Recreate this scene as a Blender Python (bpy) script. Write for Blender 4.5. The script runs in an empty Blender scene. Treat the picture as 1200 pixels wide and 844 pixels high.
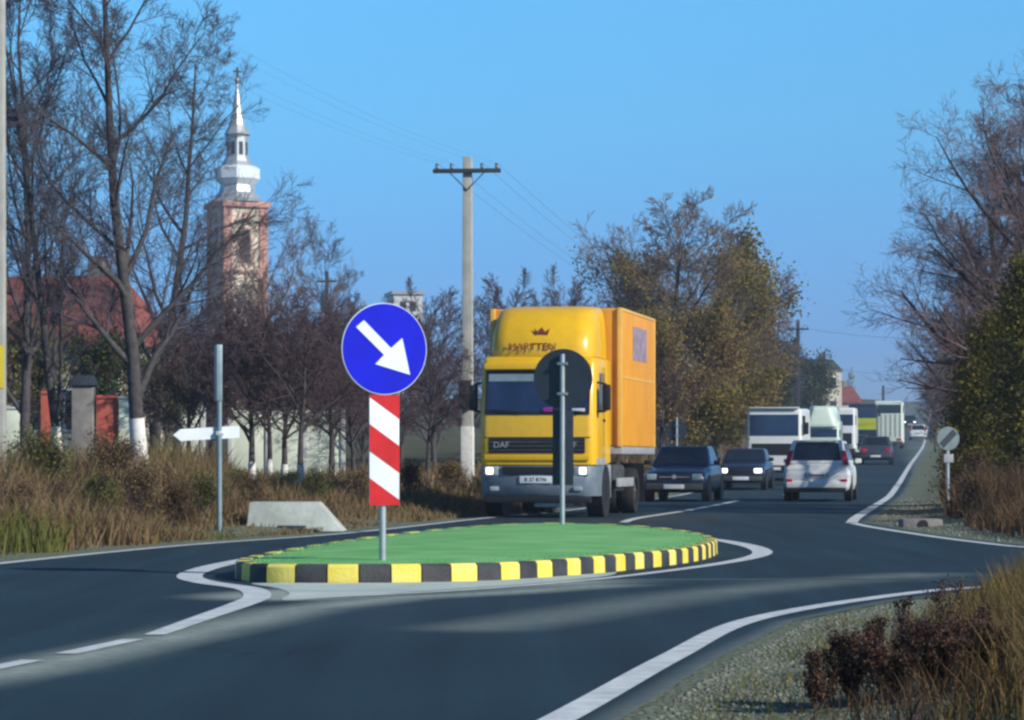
import bpy, bmesh, math, random
import numpy as np
from mathutils import Vector, Matrix

R = math.radians
sc = bpy.context.scene
COL = sc.collection
PI = math.pi

# ------------------------------------------------------------------ camera
F = 3400.0          # focal length in pixels of the 1200 px wide photograph
CH = 1.1            # eye height
HY = 537.0          # row of the eye level
cd = bpy.data.cameras.new('camera')
cam = bpy.data.objects.new('camera', cd)
COL.objects.link(cam)
cam.location = (0, 0, CH)
cam.rotation_euler = (R(90), 0, 0)
cd.sensor_width = 36
cd.lens = F * 36 / 1200
cd.shift_y = (HY - 422) / 1200
cd.clip_start = 0.5
cd.clip_end = 12000
sc.camera = cam

def at(px, d): return (px - 600) * d / F
def zat(py, d): return CH + (HY - py) * d / F

# ------------------------------------------------------------------ light
SUN_EL, SUN_AZ = R(29), math.atan2(0.83, -0.56)       # towards (0.83, -0.56): right of and behind the camera
w = bpy.data.worlds.new('World'); sc.world = w; w.use_nodes = True
nt = w.node_tree; nt.nodes.clear()
sky = nt.nodes.new('ShaderNodeTexSky'); sky.sky_type = 'NISHITA'; sky.sun_disc = False
sky.sun_elevation = SUN_EL; sky.sun_rotation = SUN_AZ
sky.air_density = 1.0; sky.dust_density = 0.0; sky.ozone_density = 10.0; sky.altitude = 3000
mul = nt.nodes.new('ShaderNodeMixRGB'); mul.blend_type = 'MULTIPLY'; mul.inputs[0].default_value = 1
wtc = nt.nodes.new('ShaderNodeTexCoord'); wsx = nt.nodes.new('ShaderNodeSeparateXYZ'); wrp = nt.nodes.new('ShaderNodeValToRGB')
nt.links.new(wtc.outputs['Generated'], wsx.inputs[0]); nt.links.new(wsx.outputs['Z'], wrp.inputs['Fac'])
# hand-set sky tint by elevation: dimmer low, brighter above, eased overhead to limit fill
_st = [(0.0, (.66, .84, 1.12)), (.04, (.74, .98, 1.24)), (.075, (1.0, 1.34, 1.34)), (.113, (1.34, 1.86, 1.52)), (.156, (1.62, 2.28, 1.78)), (.35, (1.2, 1.4, 1.25)), (1.0, (1.2, 1.4, 1.25))]
_e = wrp.color_ramp.elements
_e[0].position = 0; _e[0].color = (*_st[0][1], 1); _e[1].position = 1; _e[1].color = (*_st[-1][1], 1)
for p_, c_ in _st[1:-1]: _e.new(p_).color = (*c_, 1)
nt.links.new(wrp.outputs[0], mul.inputs[2])
bg = nt.nodes.new('ShaderNodeBackground'); bg.inputs[1].default_value = 0.098
wo = nt.nodes.new('ShaderNodeOutputWorld')
nt.links.new(sky.outputs[0], mul.inputs[1]); nt.links.new(mul.outputs[0], bg.inputs[0]); nt.links.new(bg.outputs[0], wo.inputs[0])
sd = bpy.data.lights.new('sun', 'SUN'); sd.energy = 5.0; sd.angle = R(0.55); sd.color = (1, 0.93, 0.82)
so = bpy.data.objects.new('sun', sd); COL.objects.link(so)
sdir = Vector((math.sin(SUN_AZ) * math.cos(SUN_EL), math.cos(SUN_AZ) * math.cos(SUN_EL), math.sin(SUN_EL)))
so.rotation_euler = sdir.to_track_quat('Z', 'Y').to_euler()
so.location = sdir * 200
sc.view_settings.view_transform = 'Standard'; sc.view_settings.look = 'None'
sc.view_settings.exposure = 0.06; sc.view_settings.gamma = 1.0; sc.view_settings.use_curve_mapping = False
sc.render.engine = 'CYCLES'
sc.cycles.use_denoising = True
sc.cycles.max_bounces = 6; sc.cycles.transparent_max_bounces = 6
sc.cycles.pixel_filter_type = 'BLACKMAN_HARRIS'; sc.cycles.filter_width = 2.6

# ------------------------------------------------------------------ materials
def mat(name, col, rough=0.6, metal=0.0, var=0.12, scale=6.0, bump=0.0, bscale=40.0, col2=None, spec=0.5, coat=0.0, emit=None, estr=0.0):
    m = bpy.data.materials.new(name); m.use_nodes = True
    n = m.node_tree; b = n.nodes['Principled BSDF']
    b.inputs['Roughness'].default_value = rough; b.inputs['Metallic'].default_value = metal
    b.inputs['Specular IOR Level'].default_value = spec
    b.inputs['Coat Weight'].default_value = coat
    tc = n.nodes.new('ShaderNodeTexCoord')
    nz = n.nodes.new('ShaderNodeTexNoise'); nz.inputs['Scale'].default_value = scale; nz.inputs['Detail'].default_value = 5
    n.links.new(tc.outputs['Object'], nz.inputs['Vector'])
    rp = n.nodes.new('ShaderNodeValToRGB')
    c2 = col2 or tuple(max(0, c * (1 + var)) for c in col)
    c1 = col if col2 else tuple(c * (1 - var) for c in col)
    rp.color_ramp.elements[0].position = 0.32; rp.color_ramp.elements[1].position = 0.68
    rp.color_ramp.elements[0].color = (*c1, 1); rp.color_ramp.elements[1].color = (*c2, 1)
    n.links.new(nz.outputs['Fac'], rp.inputs['Fac']); n.links.new(rp.outputs['Color'], b.inputs['Base Color'])
    if bump:
        n2 = n.nodes.new('ShaderNodeTexNoise'); n2.inputs['Scale'].default_value = bscale; n2.inputs['Detail'].default_value = 6
        n.links.new(tc.outputs['Object'], n2.inputs['Vector'])
        bp = n.nodes.new('ShaderNodeBump'); bp.inputs['Strength'].default_value = bump; bp.inputs['Distance'].default_value = 0.02
        n.links.new(n2.outputs['Fac'], bp.inputs['Height']); n.links.new(bp.outputs['Normal'], b.inputs['Normal'])
    if emit:
        b.inputs['Emission Color'].default_value = (*emit, 1); b.inputs['Emission Strength'].default_value = estr
    return m

def leafmat(name, cols, rough=0.7, trans=0.25):
    """colour by the per-leaf attribute rnd"""
    m = bpy.data.materials.new(name); m.use_nodes = True
    n = m.node_tree; b = n.nodes['Principled BSDF']; b.inputs['Roughness'].default_value = rough
    b.inputs['Specular IOR Level'].default_value = 0.2
    a = n.nodes.new('ShaderNodeAttribute'); a.attribute_name = 'rnd'
    rp = n.nodes.new('ShaderNodeValToRGB')
    el = rp.color_ramp.elements
    el[0].position = 0; el[0].color = (*cols[0], 1); el[1].position = 1; el[1].color = (*cols[-1], 1)
    for i, c in enumerate(cols[1:-1]):
        e = el.new((i + 1) / (len(cols) - 1)); e.color = (*c, 1)
    n.links.new(a.outputs['Fac'], rp.inputs['Fac']); n.links.new(rp.outputs['Color'], b.inputs['Base Color'])
    t = n.nodes.new('ShaderNodeBsdfTranslucent'); n.links.new(rp.outputs['Color'], t.inputs['Color'])
    mx = n.nodes.new('ShaderNodeMixShader'); mx.inputs[0].default_value = trans
    n.links.new(b.outputs[0], mx.inputs[1]); n.links.new(t.outputs[0], mx.inputs[2])
    n.links.new(mx.outputs[0], n.nodes['Material Output'].inputs['Surface'])
    return m

M = dict(
    yellow=mat('cab_yellow', (0.80, 0.47, 0.012), 0.3, var=0.05, coat=0.3),
    orange=mat('box_orange', (0.78, 0.34, 0.018), 0.45, var=0.07, scale=2),
    orange_trim=mat('box_trim', (0.80, 0.48, 0.10), 0.4, var=0.05),
    bumper=mat('bumper_grey', (0.14, 0.18, 0.22), 0.45, var=0.15),
    black=mat('black_plastic', (0.012, 0.013, 0.016), 0.5, var=0.2),
    rubber=mat('tyre_rubber', (0.015, 0.015, 0.016), 0.85, var=0.25),
    rim=mat('rim_metal', (0.28, 0.29, 0.30), 0.4, 0.6),
    rimdark=mat('rim_dark', (0.10, 0.10, 0.10), 0.5, 0.3),
    glass=mat('dark_glass', (0.012, 0.018, 0.030), 0.06, var=0.3, scale=2, spec=0.8),
    glassb=mat('blue_glass', (0.015, 0.03, 0.075), 0.10, var=0.4, scale=1.5, spec=0.8),
    chassis=mat('chassis_grey', (0.05, 0.055, 0.06), 0.7, var=0.3),
    palegrey=mat('pale_grey_metal', (0.32, 0.34, 0.36), 0.5, var=0.15),
    lamp_on=mat('lit_headlamp', (0.9, 0.9, 0.9), 0.2, emit=(1, 0.97, 0.92), estr=2.2),
    lamp=mat('headlamp_glass', (0.42, 0.50, 0.50), 0.1, 0.3, var=0.1),
    amber=mat('amber_lens', (0.6, 0.18, 0.02), 0.2),
    red_lens=mat('red_lens', (0.45, 0.012, 0.03), 0.2, var=0.2),
    plate=mat('plate_white', (0.68, 0.70, 0.72), 0.5, var=0.05),
    platetext=mat('plate_text', (0.03, 0.03, 0.05), 0.6),
    maroon=mat('maroon_text', (0.16, 0.03, 0.02), 0.6),
    navy=mat('navy_paint', (0.006, 0.010, 0.036), 0.28, var=0.15, coat=0.5),
    dkblue=mat('dark_paint', (0.010, 0.013, 0.032), 0.28, var=0.15, coat=0.5),
    white=mat('white_paint', (0.74, 0.76, 0.74), 0.35, var=0.04, coat=0.2),
    cream=mat('pale_green_white_paint', (0.62, 0.74, 0.64), 0.4, var=0.05),
    silver=mat('grey_paint', (0.07, 0.085, 0.11), 0.3, 0.4, var=0.1),
    lime=mat('lime_paint', (0.42, 0.55, 0.03), 0.4, var=0.06),
    limey=mat('yellow_band', (0.75, 0.60, 0.04), 0.4, var=0.06),
    skirt=mat('sill_grey', (0.05, 0.055, 0.06), 0.6),
    interior=mat('cab_interior', (0.05, 0.05, 0.06), 0.8),
    purple=mat('magenta_cloth', (0.35, 0.03, 0.30), 0.8),
    galv=mat('galvanised_steel', (0.42, 0.46, 0.48), 0.45, 0.5, var=0.12),
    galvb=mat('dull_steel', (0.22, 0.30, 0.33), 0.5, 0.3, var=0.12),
    signblue=mat('sign_blue', (0.002, 0.008, 0.55), 0.55, var=0.10, scale=4, spec=0.15),
    signwhite=mat('sign_white', (0.72, 0.78, 0.82), 0.4, var=0.04),
    signred=mat('sign_red', (0.52, 0.010, 0.015), 0.5, var=0.12, spec=0.25),
    signback=mat('sign_back', (0.020, 0.030, 0.048), 0.6, var=0.15),
    concrete=mat('pole_concrete', (0.40, 0.40, 0.36), 0.85, var=0.14, scale=3, bump=0.3),
    conc2=mat('culvert_concrete', (0.42, 0.46, 0.42), 0.9, var=0.22, scale=2.5, bump=0.5, bscale=12),
    darkwood=mat('dark_crossarm', (0.035, 0.04, 0.05), 0.8, var=0.2),
    limewash=mat('limewash', (0.70, 0.69, 0.66), 0.9, var=0.12, scale=8),
    bark=mat('bark', (0.062, 0.056, 0.058), 0.9, var=0.35, scale=9, bump=0.6, bscale=25),
    twig=mat('twigs', (0.080, 0.074, 0.092), 0.9, var=0.3, scale=1.2),
    twigr=mat('reddish_twigs', (0.17, 0.118, 0.115), 0.9, var=0.3, scale=1.2),
    twigp=mat('plum_twigs', (0.085, 0.055, 0.062), 0.9, var=0.3, scale=1.2),
    twigb=mat('pale_twigs', (0.17, 0.122, 0.098), 0.9, var=0.3, scale=1.2),
    kyellow=mat('kerb_yellow', (0.80, 0.64, 0.05), 0.6, scale=2.2, col2=(0.82, 0.73, 0.20), bump=.3),
    kblack=mat('kerb_black', (0.022, 0.024, 0.028), 0.6, scale=4, col2=(0.055, 0.058, 0.060), bump=.3),
    paint=mat('road_paint', (0.44, 0.49, 0.50), 0.75, scale=5, col2=(0.66, 0.71, 0.72), bump=0.2),
    roof=mat('red_roof_tiles', (0.20, 0.060, 0.050), 0.85, var=0.35, scale=3, bump=0.4),
    wallc=mat('cream_wall', (0.50, 0.46, 0.38), 0.9, var=0.12, scale=1.5),
    wallg=mat('pale_green_wall', (0.70, 0.76, 0.62), 0.9, var=0.15, scale=1.2),
    wallw=mat('off_white_wall', (0.55, 0.57, 0.55), 0.9, var=0.1, scale=1.2),
    redgate=mat('red_sheet_metal', (0.40, 0.085, 0.055), 0.6, var=0.15),
    greystone=mat('grey_stone', (0.22, 0.21, 0.20), 0.9, var=0.25, scale=4, bump=0.4),
    chpink=mat('church_pink', (0.50, 0.27, 0.22), 0.9, var=0.18, scale=1.0),
    chcream=mat('church_cream', (0.72, 0.62, 0.48), 0.9, var=0.10, scale=1.0),
    chroof=mat('church_sheet_roof', (0.42, 0.46, 0.48), 0.45, 0.4, var=0.10),
    window=mat('window_dark', (0.03, 0.03, 0.035), 0.3, var=0.2),
    wire=mat('wire_dark', (0.05, 0.06, 0.08), 0.6),
    stone=mat('gravel_stones', (0.085, 0.10, 0.075), 0.9, scale=9, col2=(0.24, 0.255, 0.20)),
)
ML = dict(
    autumn=leafmat('autumn_leaves', [(0.19, 0.115, 0.075), (0.26, 0.17, 0.075), (0.28, 0.22, 0.05), (0.16, 0.165, 0.04), (0.34, 0.19, 0.045)], trans=0.35),
    ochre=leafmat('ochre_leaves', [(0.16, 0.11, 0.03), (0.24, 0.16, 0.03), (0.14, 0.15, 0.03), (0.30, 0.16, 0.03)], trans=0.35),
    olive=leafmat('evergreen_leaves', [(0.050, 0.054, 0.012), (0.12, 0.12, 0.018), (0.20, 0.18, 0.022), (0.28, 0.21, 0.028)], trans=0.35),
    green=leafmat('green_leaves', [(0.020, 0.035, 0.015), (0.04, 0.065, 0.02), (0.07, 0.09, 0.02)]),
    weeds=leafmat('weed_blades', [(0.095, 0.060, 0.035), (0.17, 0.108, 0.058), (0.25, 0.175, 0.085), (0.16, 0.135, 0.048), (0.20, 0.105, 0.065), (0.33, 0.24, 0.13)]),
    weedg=leafmat('green_weed_blades', [(0.06, 0.065, 0.02), (0.11, 0.125, 0.032), (0.16, 0.165, 0.04), (0.15, 0.12, 0.05)]),
    reed=leafmat('reed_blades', [(0.045, 0.026, 0.016), (0.095, 0.055, 0.030), (0.14, 0.085, 0.042), (0.075, 0.045, 0.022), (0.19, 0.135, 0.065)]),
    straw=leafmat('straw_blades', [(0.075, 0.045, 0.018), (0.15, 0.10, 0.035), (0.22, 0.16, 0.055), (0.10, 0.095, 0.030), (0.27, 0.20, 0.10)]),
    dock=leafmat('dock_seeds', [(0.022, 0.013, 0.009), (0.065, 0.035, 0.022), (0.12, 0.068, 0.042)], trans=0.05),
    turf=leafmat('turf_blades', [(0.12, 0.34, 0.11), (0.17, 0.44, 0.15), (0.24, 0.50, 0.19)]),
)

# ------------------------------------------------------------------ object helpers
def tag(o, label=None, cat=None, group=None, kind=None):
    if label: o['label'] = label
    if cat: o['category'] = cat
    if group: o['group'] = group
    if kind: o['kind'] = kind
    return o

def thing(name, label, cat, loc=(0, 0, 0), rz=0.0, group=None):
    o = bpy.data.objects.new(name, None); COL.objects.link(o)
    o.empty_display_size = 0.2
    o.location = loc; o.rotation_euler = (0, 0, rz)
    return tag(o, label, cat, group)

def link(name, me, material, parent=None):
    o = bpy.data.objects.new(name, me); COL.objects.link(o)
    if material and not me.materials: me.materials.append(material)
    if parent: o.parent = parent
    return o

def npmesh(name, V, faces, rnd=None, smooth=False):
    """V (N,3); faces list of int arrays (M,k)"""
    me = bpy.data.meshes.new(name)
    V = np.asarray(V, dtype=np.float32)
    me.vertices.add(len(V)); me.vertices.foreach_set('co', V.ravel())
    idx = np.concatenate([f.ravel() for f in faces]).astype(np.int32)
    tot = np.concatenate([np.full(len(f), f.shape[1], dtype=np.int32) for f in faces])
    st = np.concatenate([[0], np.cumsum(tot)[:-1]]).astype(np.int32)
    me.loops.add(len(idx)); me.loops.foreach_set('vertex_index', idx)
    me.polygons.add(len(tot)); me.polygons.foreach_set('loop_start', st); me.polygons.foreach_set('loop_total', tot)
    if smooth: me.polygons.foreach_set('use_smooth', np.ones(len(tot), dtype=bool))
    me.update(calc_edges=True)
    if rnd is not None:
        a = me.attributes.new('rnd', 'FLOAT', 'FACE'); a.data.foreach_set('value', np.asarray(rnd, dtype=np.float32))
    return me

class MB:
    def __init__(s): s.bm = bmesh.new()
    def hexa(s, p, bev=0.0, seg=2):
        """p: 8 points, bottom ring 0-3 then top ring 4-7"""
        v = [s.bm.verts.new(q) for q in p]
        fs = [(3, 2, 1, 0), (4, 5, 6, 7), (0, 1, 5, 4), (1, 2, 6, 5), (2, 3, 7, 6), (3, 0, 4, 7)]
        f = [s.bm.faces.new([v[i] for i in q]) for q in fs]
        if bev:
            e = set(); [e.update(x.edges) for x in f]
            bmesh.ops.bevel(s.bm, geom=list(e), offset=bev, segments=seg, profile=0.6, affect='EDGES', clamp_overlap=True)
        return s
    def box(s, x0, x1, y0, y1, z0, z1, bev=0.0, seg=2):
        return s.hexa([(x0, y0, z0), (x1, y0, z0), (x1, y1, z0), (x0, y1, z0), (x0, y0, z1), (x1, y0, z1), (x1, y1, z1), (x0, y1, z1)], bev, seg)
    def cyl(s, a, b, r0, r1=None, n=16, caps=True):
        a, b = Vector(a), Vector(b); r1 = r0 if r1 is None else r1
        d = (b - a).normalized(); u = d.orthogonal().normalized(); v = d.cross(u)
        A = [s.bm.verts.new(a + (u * math.cos(t) + v * math.sin(t)) * r0) for t in [2 * PI * i / n for i in range(n)]]
        B = [s.bm.verts.new(b + (u * math.cos(t) + v * math.sin(t)) * r1) for t in [2 * PI * i / n for i in range(n)]]
        for i in range(n): s.bm.faces.new((A[i], A[(i + 1) % n], B[(i + 1) % n], B[i]))
        if caps:
            s.bm.faces.new(A[::-1]); s.bm.faces.new(B)
        return s
    def lathe(s, prof, n=16, c=(0, 0), rot=0.0):
        rings = [[s.bm.verts.new((c[0] + r * math.cos(rot + 2 * PI * i / n), c[1] + r * math.sin(rot + 2 * PI * i / n), z)) for i in range(n)] for r, z in prof]
        for A, B in zip(rings, rings[1:]):
            for i in range(n): s.bm.faces.new((A[i], A[(i + 1) % n], B[(i + 1) % n], B[i]))
        s.bm.faces.new(rings[0][::-1]); s.bm.faces.new(rings[-1])
        return s
    def loft(s, secs, caps=True):
        rings = [[s.bm.verts.new(q) for q in sec] for sec in secs]
        n = len(rings[0])
        for A, B in zip(rings, rings[1:]):
            for i in range(n): s.bm.faces.new((A[i], A[(i + 1) % n], B[(i + 1) % n], B[i]))
        if caps:
            s.bm.faces.new(rings[0][::-1]); s.bm.faces.new(rings[-1])
        return s
    def prism(s, pts, off):
        """flat polygon pushed along the vector off"""
        off = Vector(off)
        A = [s.bm.verts.new(Vector(p)) for p in pts]; B = [s.bm.verts.new(Vector(p) + off) for p in pts]
        n = len(A); s.bm.faces.new(A[::-1]); s.bm.faces.new(B)
        for i in range(n): s.bm.faces.new((A[i], A[(i + 1) % n], B[(i + 1) % n], B[i]))
        return s
    def build(s, name, material, parent=None, smooth=True, angle=35):
        bmesh.ops.recalc_face_normals(s.bm, faces=s.bm.faces)
        me = bpy.data.meshes.new(name); s.bm.to_mesh(me); s.bm.free()
        if smooth:
            me.polygons.foreach_set('use_smooth', np.ones(len(me.polygons), dtype=bool))
            me.set_sharp_from_angle(angle=R(angle))
        return link(name, me, material, parent)

def text_part(name, s, size, mtx, material, parent):
    cu = bpy.data.curves.new(name, 'FONT'); cu.body = s; cu.size = size; cu.align_x = 'CENTER'; cu.align_y = 'CENTER'; cu.extrude = 0.003
    o = bpy.data.objects.new('tmp_text', cu); COL.objects.link(o)
    dg = bpy.context.evaluated_depsgraph_get(); dg.update()
    me = bpy.data.meshes.new_from_object(o.evaluated_get(dg)); me.name = name
    bpy.data.objects.remove(o); bpy.data.curves.remove(cu)
    me.transform(mtx); me.materials.clear()
    return link(name, me, material, parent)

def frame(o, x, y):
    x = Vector(x).normalized(); y = Vector(y).normalized(); z = x.cross(y)
    return Matrix(((x.x, y.x, z.x, o[0]), (x.y, y.y, z.y, o[1]), (x.z, y.z, z.z, o[2]), (0, 0, 0, 1)))

def copy_tree(o, parent=None):
    c = o.copy(); COL.objects.link(c)
    if parent: c.parent = parent
    for ch in list(o.children): copy_tree(ch, c)
    return c

# ------------------------------------------------------------------ ground
_yy = np.arange(-60, 4000, 5.0)
_zz = np.interp(_yy, [-60, 88, 110, 145, 190, 243, 283, 330, 400, 500, 600, 800, 4000], [0, 0, .22, .76, 1.3, 1.98, 2.85, 4.2, 6.8, 10.6, 12.8, 13.5, 13.5])
_k = np.array([.2, .6, .2])
_zz = np.convolve(np.pad(_zz, 1, mode='edge'), _k, 'valid')
_zz[_yy < 86] = 0
def ZR(y): return np.interp(y, _yy, _zz)

LX = np.array([(-60, -17.0), (-10, -11.5), (15, -7.9), (24, -6.55), (30.4, -5.55), (36.3, -4.42), (42.5, -2.65), (52.7, -.80), (60, .75), (68, 2.05), (75, 3.15), (90, 5.35), (120, 9.8), (500, 66.0), (900, 125.0)])
RX = np.array([(-60, -12.0), (-10, -3.6), (12.2, .45), (16, 1.14), (19.6, 1.90), (22.5, 3.0), (24.6, 4.35), (25.6, 6.2), (26.2, 9.0), (26.6, 20.0), (26.8, 90.0),
               (31.0, 90.0), (32.3, 20.0), (33.0, 9.4), (34.0, 7.7), (35.6, 6.75), (38, 6.4), (41, 6.2), (46, 6.1), (49.9, 6.1), (54, 6.75), (78, 10.4), (90, 12.2), (120, 16.6), (500, 72.9), (900, 132.1)])
def XL(y): return np.interp(y, LX[:, 0], LX[:, 1])
def XR(y): return np.interp(y, RX[:, 0], RX[:, 1])

def outside(x, y):
    """metres from the edge of the asphalt, negative on it"""
    return np.maximum(XL(y) - x, x - XR(y)) * 0.98

def GZ(x, y):
    x = np.asarray(x, float); y = np.asarray(y, float)
    o = outside(x, y)
    # near the side road mouth the right bank is measured to the road across it as well
    left = (XL(y) - x) > (x - XR(y))
    rise = np.where(left, 0.55 * np.clip((o - 0.8) / 6.5, 0, 1), 0.16 * np.clip((o - 0.3) / 2.2, 0, 1))
    rise = rise * np.clip((o) / 1.0, 0, 1)
    bumpy = 0.035 * np.sin(x * 2.1 + y * .7) * np.sin(y * 1.3 - x) * np.clip(o, 0, 1)
    mouth = np.where((y > 24.5) & (y < 34.5) & (x > 5), 0.0, 1.0)
    return ZR(y) + -0.05 + 0.044 * np.clip((o + .40) / 0.30, 0, 1) + np.where(o < 0, 0, (rise + bumpy) * mouth)

def grid_mesh(name, xs, ys, zf):
    X, Y = np.meshgrid(xs, ys); Z = zf(X, Y)
    V = np.stack([X, Y, Z], -1).reshape(-1, 3)
    nx, ny = len(xs), len(ys)
    i = (np.arange(ny - 1)[:, None] * nx + np.arange(nx - 1)[None]).ravel()
    return npmesh(name, V, [np.stack([i, i + 1, i + nx + 1, i + nx], -1)], smooth=True)

xs = np.unique(np.concatenate([np.arange(-13, 15, 0.25), np.arange(-60, 140, 2.0), np.arange(-400, 400, 20), np.linspace(-3000, 3000, 40)]))
ys = np.unique(np.concatenate([np.arange(8, 60, 0.35), np.arange(60, 130, 1.5), np.arange(-60, 620, 8), np.linspace(620, 3900, 30)]))
gme = grid_mesh('ground', xs, ys, GZ)
co = np.empty(len(gme.vertices) * 3, dtype=np.float32); gme.vertices.foreach_get('co', co); co = co.reshape(-1, 3)
grav = np.clip(1.25 - np.abs(outside(co[:, 0], co[:, 1]) - .6) / 1.7, 0, 1)
a = gme.attributes.new('gravelly', 'FLOAT', 'POINT'); a.data.foreach_set('value', grav.astype(np.float32))
gm = bpy.data.materials.new('ground'); gm.use_nodes = True
n = gm.node_tree; b = n.nodes['Principled BSDF']; b.inputs['Roughness'].default_value = 0.95; b.inputs['Specular IOR Level'].default_value = 0.2
tc = n.nodes.new('ShaderNodeTexCoord')
def noise(sc_, det=6):
    q = n.nodes.new('ShaderNodeTexNoise'); q.inputs['Scale'].default_value = sc_; q.inputs['Detail'].default_value = det
    n.links.new(tc.outputs['Object'], q.inputs['Vector']); return q
def ramp(src, stops):
    q = n.nodes.new('ShaderNodeValToRGB')
    for i, (p, c) in enumerate(stops):
        e = q.color_ramp.elements[i] if i < 2 else q.color_ramp.elements.new(p)
        e.position = p; e.color = (*c, 1)
    n.links.new(src, q.inputs['Fac']); return q
r1 = ramp(noise(0.5).outputs['Fac'], [(0.3, (0.085, 0.065, 0.035)), (0.7, (0.12, 0.105, 0.045)), (0.5, (0.07, 0.075, 0.03))])
r2 = ramp(noise(22).outputs['Fac'], [(0.3, (0.08, 0.095, 0.07)), (0.72, (0.24, 0.27, 0.19)), (0.5, (0.15, 0.175, 0.12))])
at_ = n.nodes.new('ShaderNodeAttribute'); at_.attribute_name = 'gravelly'
ad = n.nodes.new('ShaderNodeMath'); ad.operation = 'MULTIPLY_ADD'; n.links.new(noise(1.6).outputs['Fac'], ad.inputs[0]); ad.inputs[1].default_value = 1.2; n.links.new(at_.outputs['Fac'], ad.inputs[2])
cl = n.nodes.new('ShaderNodeMapRange'); cl.inputs['From Min'].default_value = 0.9; cl.inputs['From Max'].default_value = 1.25
n.links.new(ad.outputs[0], cl.inputs['Value'])
mx = n.nodes.new('ShaderNodeMixRGB'); n.links.new(cl.outputs[0], mx.inputs[0]); n.links.new(r1.outputs[0], mx.inputs[1]); n.links.new(r2.outputs[0], mx.inputs[2])
n.links.new(mx.outputs[0], b.inputs['Base Color'])
bp = n.nodes.new('ShaderNodeBump'); bp.inputs['Strength'].default_value = 0.8; bp.inputs['Distance'].default_value = 0.05
n.links.new(noise(25).outputs['Fac'], bp.inputs['Height']); n.links.new(bp.outputs[0], b.inputs['Normal'])
tag(link('ground', gme, gm), kind='structure')

# ---- road sheet
def smooth_poly(pts, step=0.25, closed=False):
    P = [Vector((p[0], p[1], 0)) for p in pts]
    out = []; m = len(P)
    for i in range(m if closed else m - 1):
        if closed: a, b, c, d = P[i - 1], P[i], P[(i + 1) % m], P[(i + 2) % m]
        else: a, b, c, d = P[max(i - 1, 0)], P[i], P[i + 1], P[min(i + 2, m - 1)]
        k = max(2, int((c - b).length / step))
        for j in range(k):
            t = j / k
            # centripetal-like Catmull-Rom with limited tangents
            m1 = (c - a) * 0.5; m2 = (d - b) * 0.5
            L = (c - b).length
            if m1.length > L * 1.2: m1 = m1.normalized() * L * 1.2
            if m2.length > L * 1.2: m2 = m2.normalized() * L * 1.2
            t2, t3 = t * t, t ** 3
            q = b * (2 * t3 - 3 * t2 + 1) + m1 * (t3 - 2 * t2 + t) + c * (3 * t2 - 2 * t3) + m2 * (t3 - t2)
            out.append((q.x, q.y))
    if not closed: out.append((P[-1].x, P[-1].y))
    return np.array(out)

C_DASH = [(-2.7, 15.3), (-2.4, 16.9), (-2.17, 18.6), (-2.03, 21.0)]
LINE_S = [(-2.22, 18.0), (-2.12, 20.0), (-2.03, 21.8), (-2.02, 23.0), (-2.22, 24.4), (-2.7, 25.6), (-2.98, 26.8), (-3.05, 28.4), (-2.95, 30.4), (-2.6, 33.5), (-1.9, 37.0), (-1.0, 40.5), (.2, 44.2)]
LINE_F = [(-1.75, 22.6), (-1.1, 23.2), (-.28, 24.3), (.55, 25.8), (1.29, 27.6), (2.05, 29.8), (2.6, 31.8), (2.9, 33.6), (2.98, 35.6), (2.88, 37.6), (2.67, 39.6), (2.3, 43.0)]
LINE_C = [(1.9, 49.5), (2.3, 53.0), (3.5, 59.8), (4.65, 67.0), (5.83, 74.8)]

def dist_poly(x, y, pts):
    P = np.array(pts, float); best = np.full(np.shape(x), 1e9)
    for A, B in zip(P[:-1], P[1:]):
        d = B - A; t = np.clip(((x - A[0]) * d[0] + (y - A[1]) * d[1]) / (d @ d), 0, 1)
        best = np.minimum(best, np.hypot(x - A[0] - t * d[0], y - A[1] - t * d[1]))
    return best

ry = np.unique(np.concatenate([np.arange(8, 62, 0.22), LX[:, 0], RX[:, 0], np.arange(-60, 910, 3.0)]))
nx = 61
T = np.linspace(0, 1, nx)[None]
RXv, LXv = XR(ry)[:, None], XL(ry)[:, None]
near = np.minimum(RXv, 16)
T2 = np.where(T < 0.9, T / 0.9, 1)
X = LXv + (near - LXv) * T2 + (RXv - near) * np.clip((T - 0.9) / 0.1, 0, 1)
X = np.where((RXv > 16.01), X, LXv + (RXv - LXv) * T)
Y = np.repeat(ry[:, None], nx, 1)
Z = ZR(Y)
V = np.stack([X, Y, Z], -1).reshape(-1, 3)
i = (np.arange(len(ry) - 1)[:, None] * nx + np.arange(nx - 1)[None]).ravel()
rme = npmesh('road', V, [np.stack([i, i + 1, i + nx + 1, i + nx], -1)], smooth=True)
vx, vy = V[:, 0], V[:, 1]
strip = [(-3.6, 11.5), (-2.55, 15.0), (-2.0, 18.4), (-1.55, 21.2), (-.9, 22.9), (-.1, 23.7), (.8, 25.1)]
dust = np.clip(1.05 - dist_poly(vx, vy, strip) / .42, 0, 1)
pale = [(-1.75, 23.2), (-1.2, 24.2), (-.6, 24.9), (.2, 25.8)]
dust = np.maximum(dust, 1.25 * np.clip(1.75 - dist_poly(vx, vy, pale) / .55, 0, 1))
smear = [(-.2, 18.8), (.6, 21.0), (1.5, 23.4), (2.6, 25.6), (3.9, 27.5)]
dust = np.maximum(dust, 0.42 * np.clip(1.2 - dist_poly(vx, vy, smear) / .5, 0, 1))
edge = np.minimum(vx - XL(vy), XR(vy) - vx)
dust = np.maximum(dust, 0.45 * np.clip(1 - edge / .16, 0, 1))
a = rme.attributes.new('dusty', 'FLOAT', 'POINT'); a.data.foreach_set('value', dust.astype(np.float32))
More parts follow.
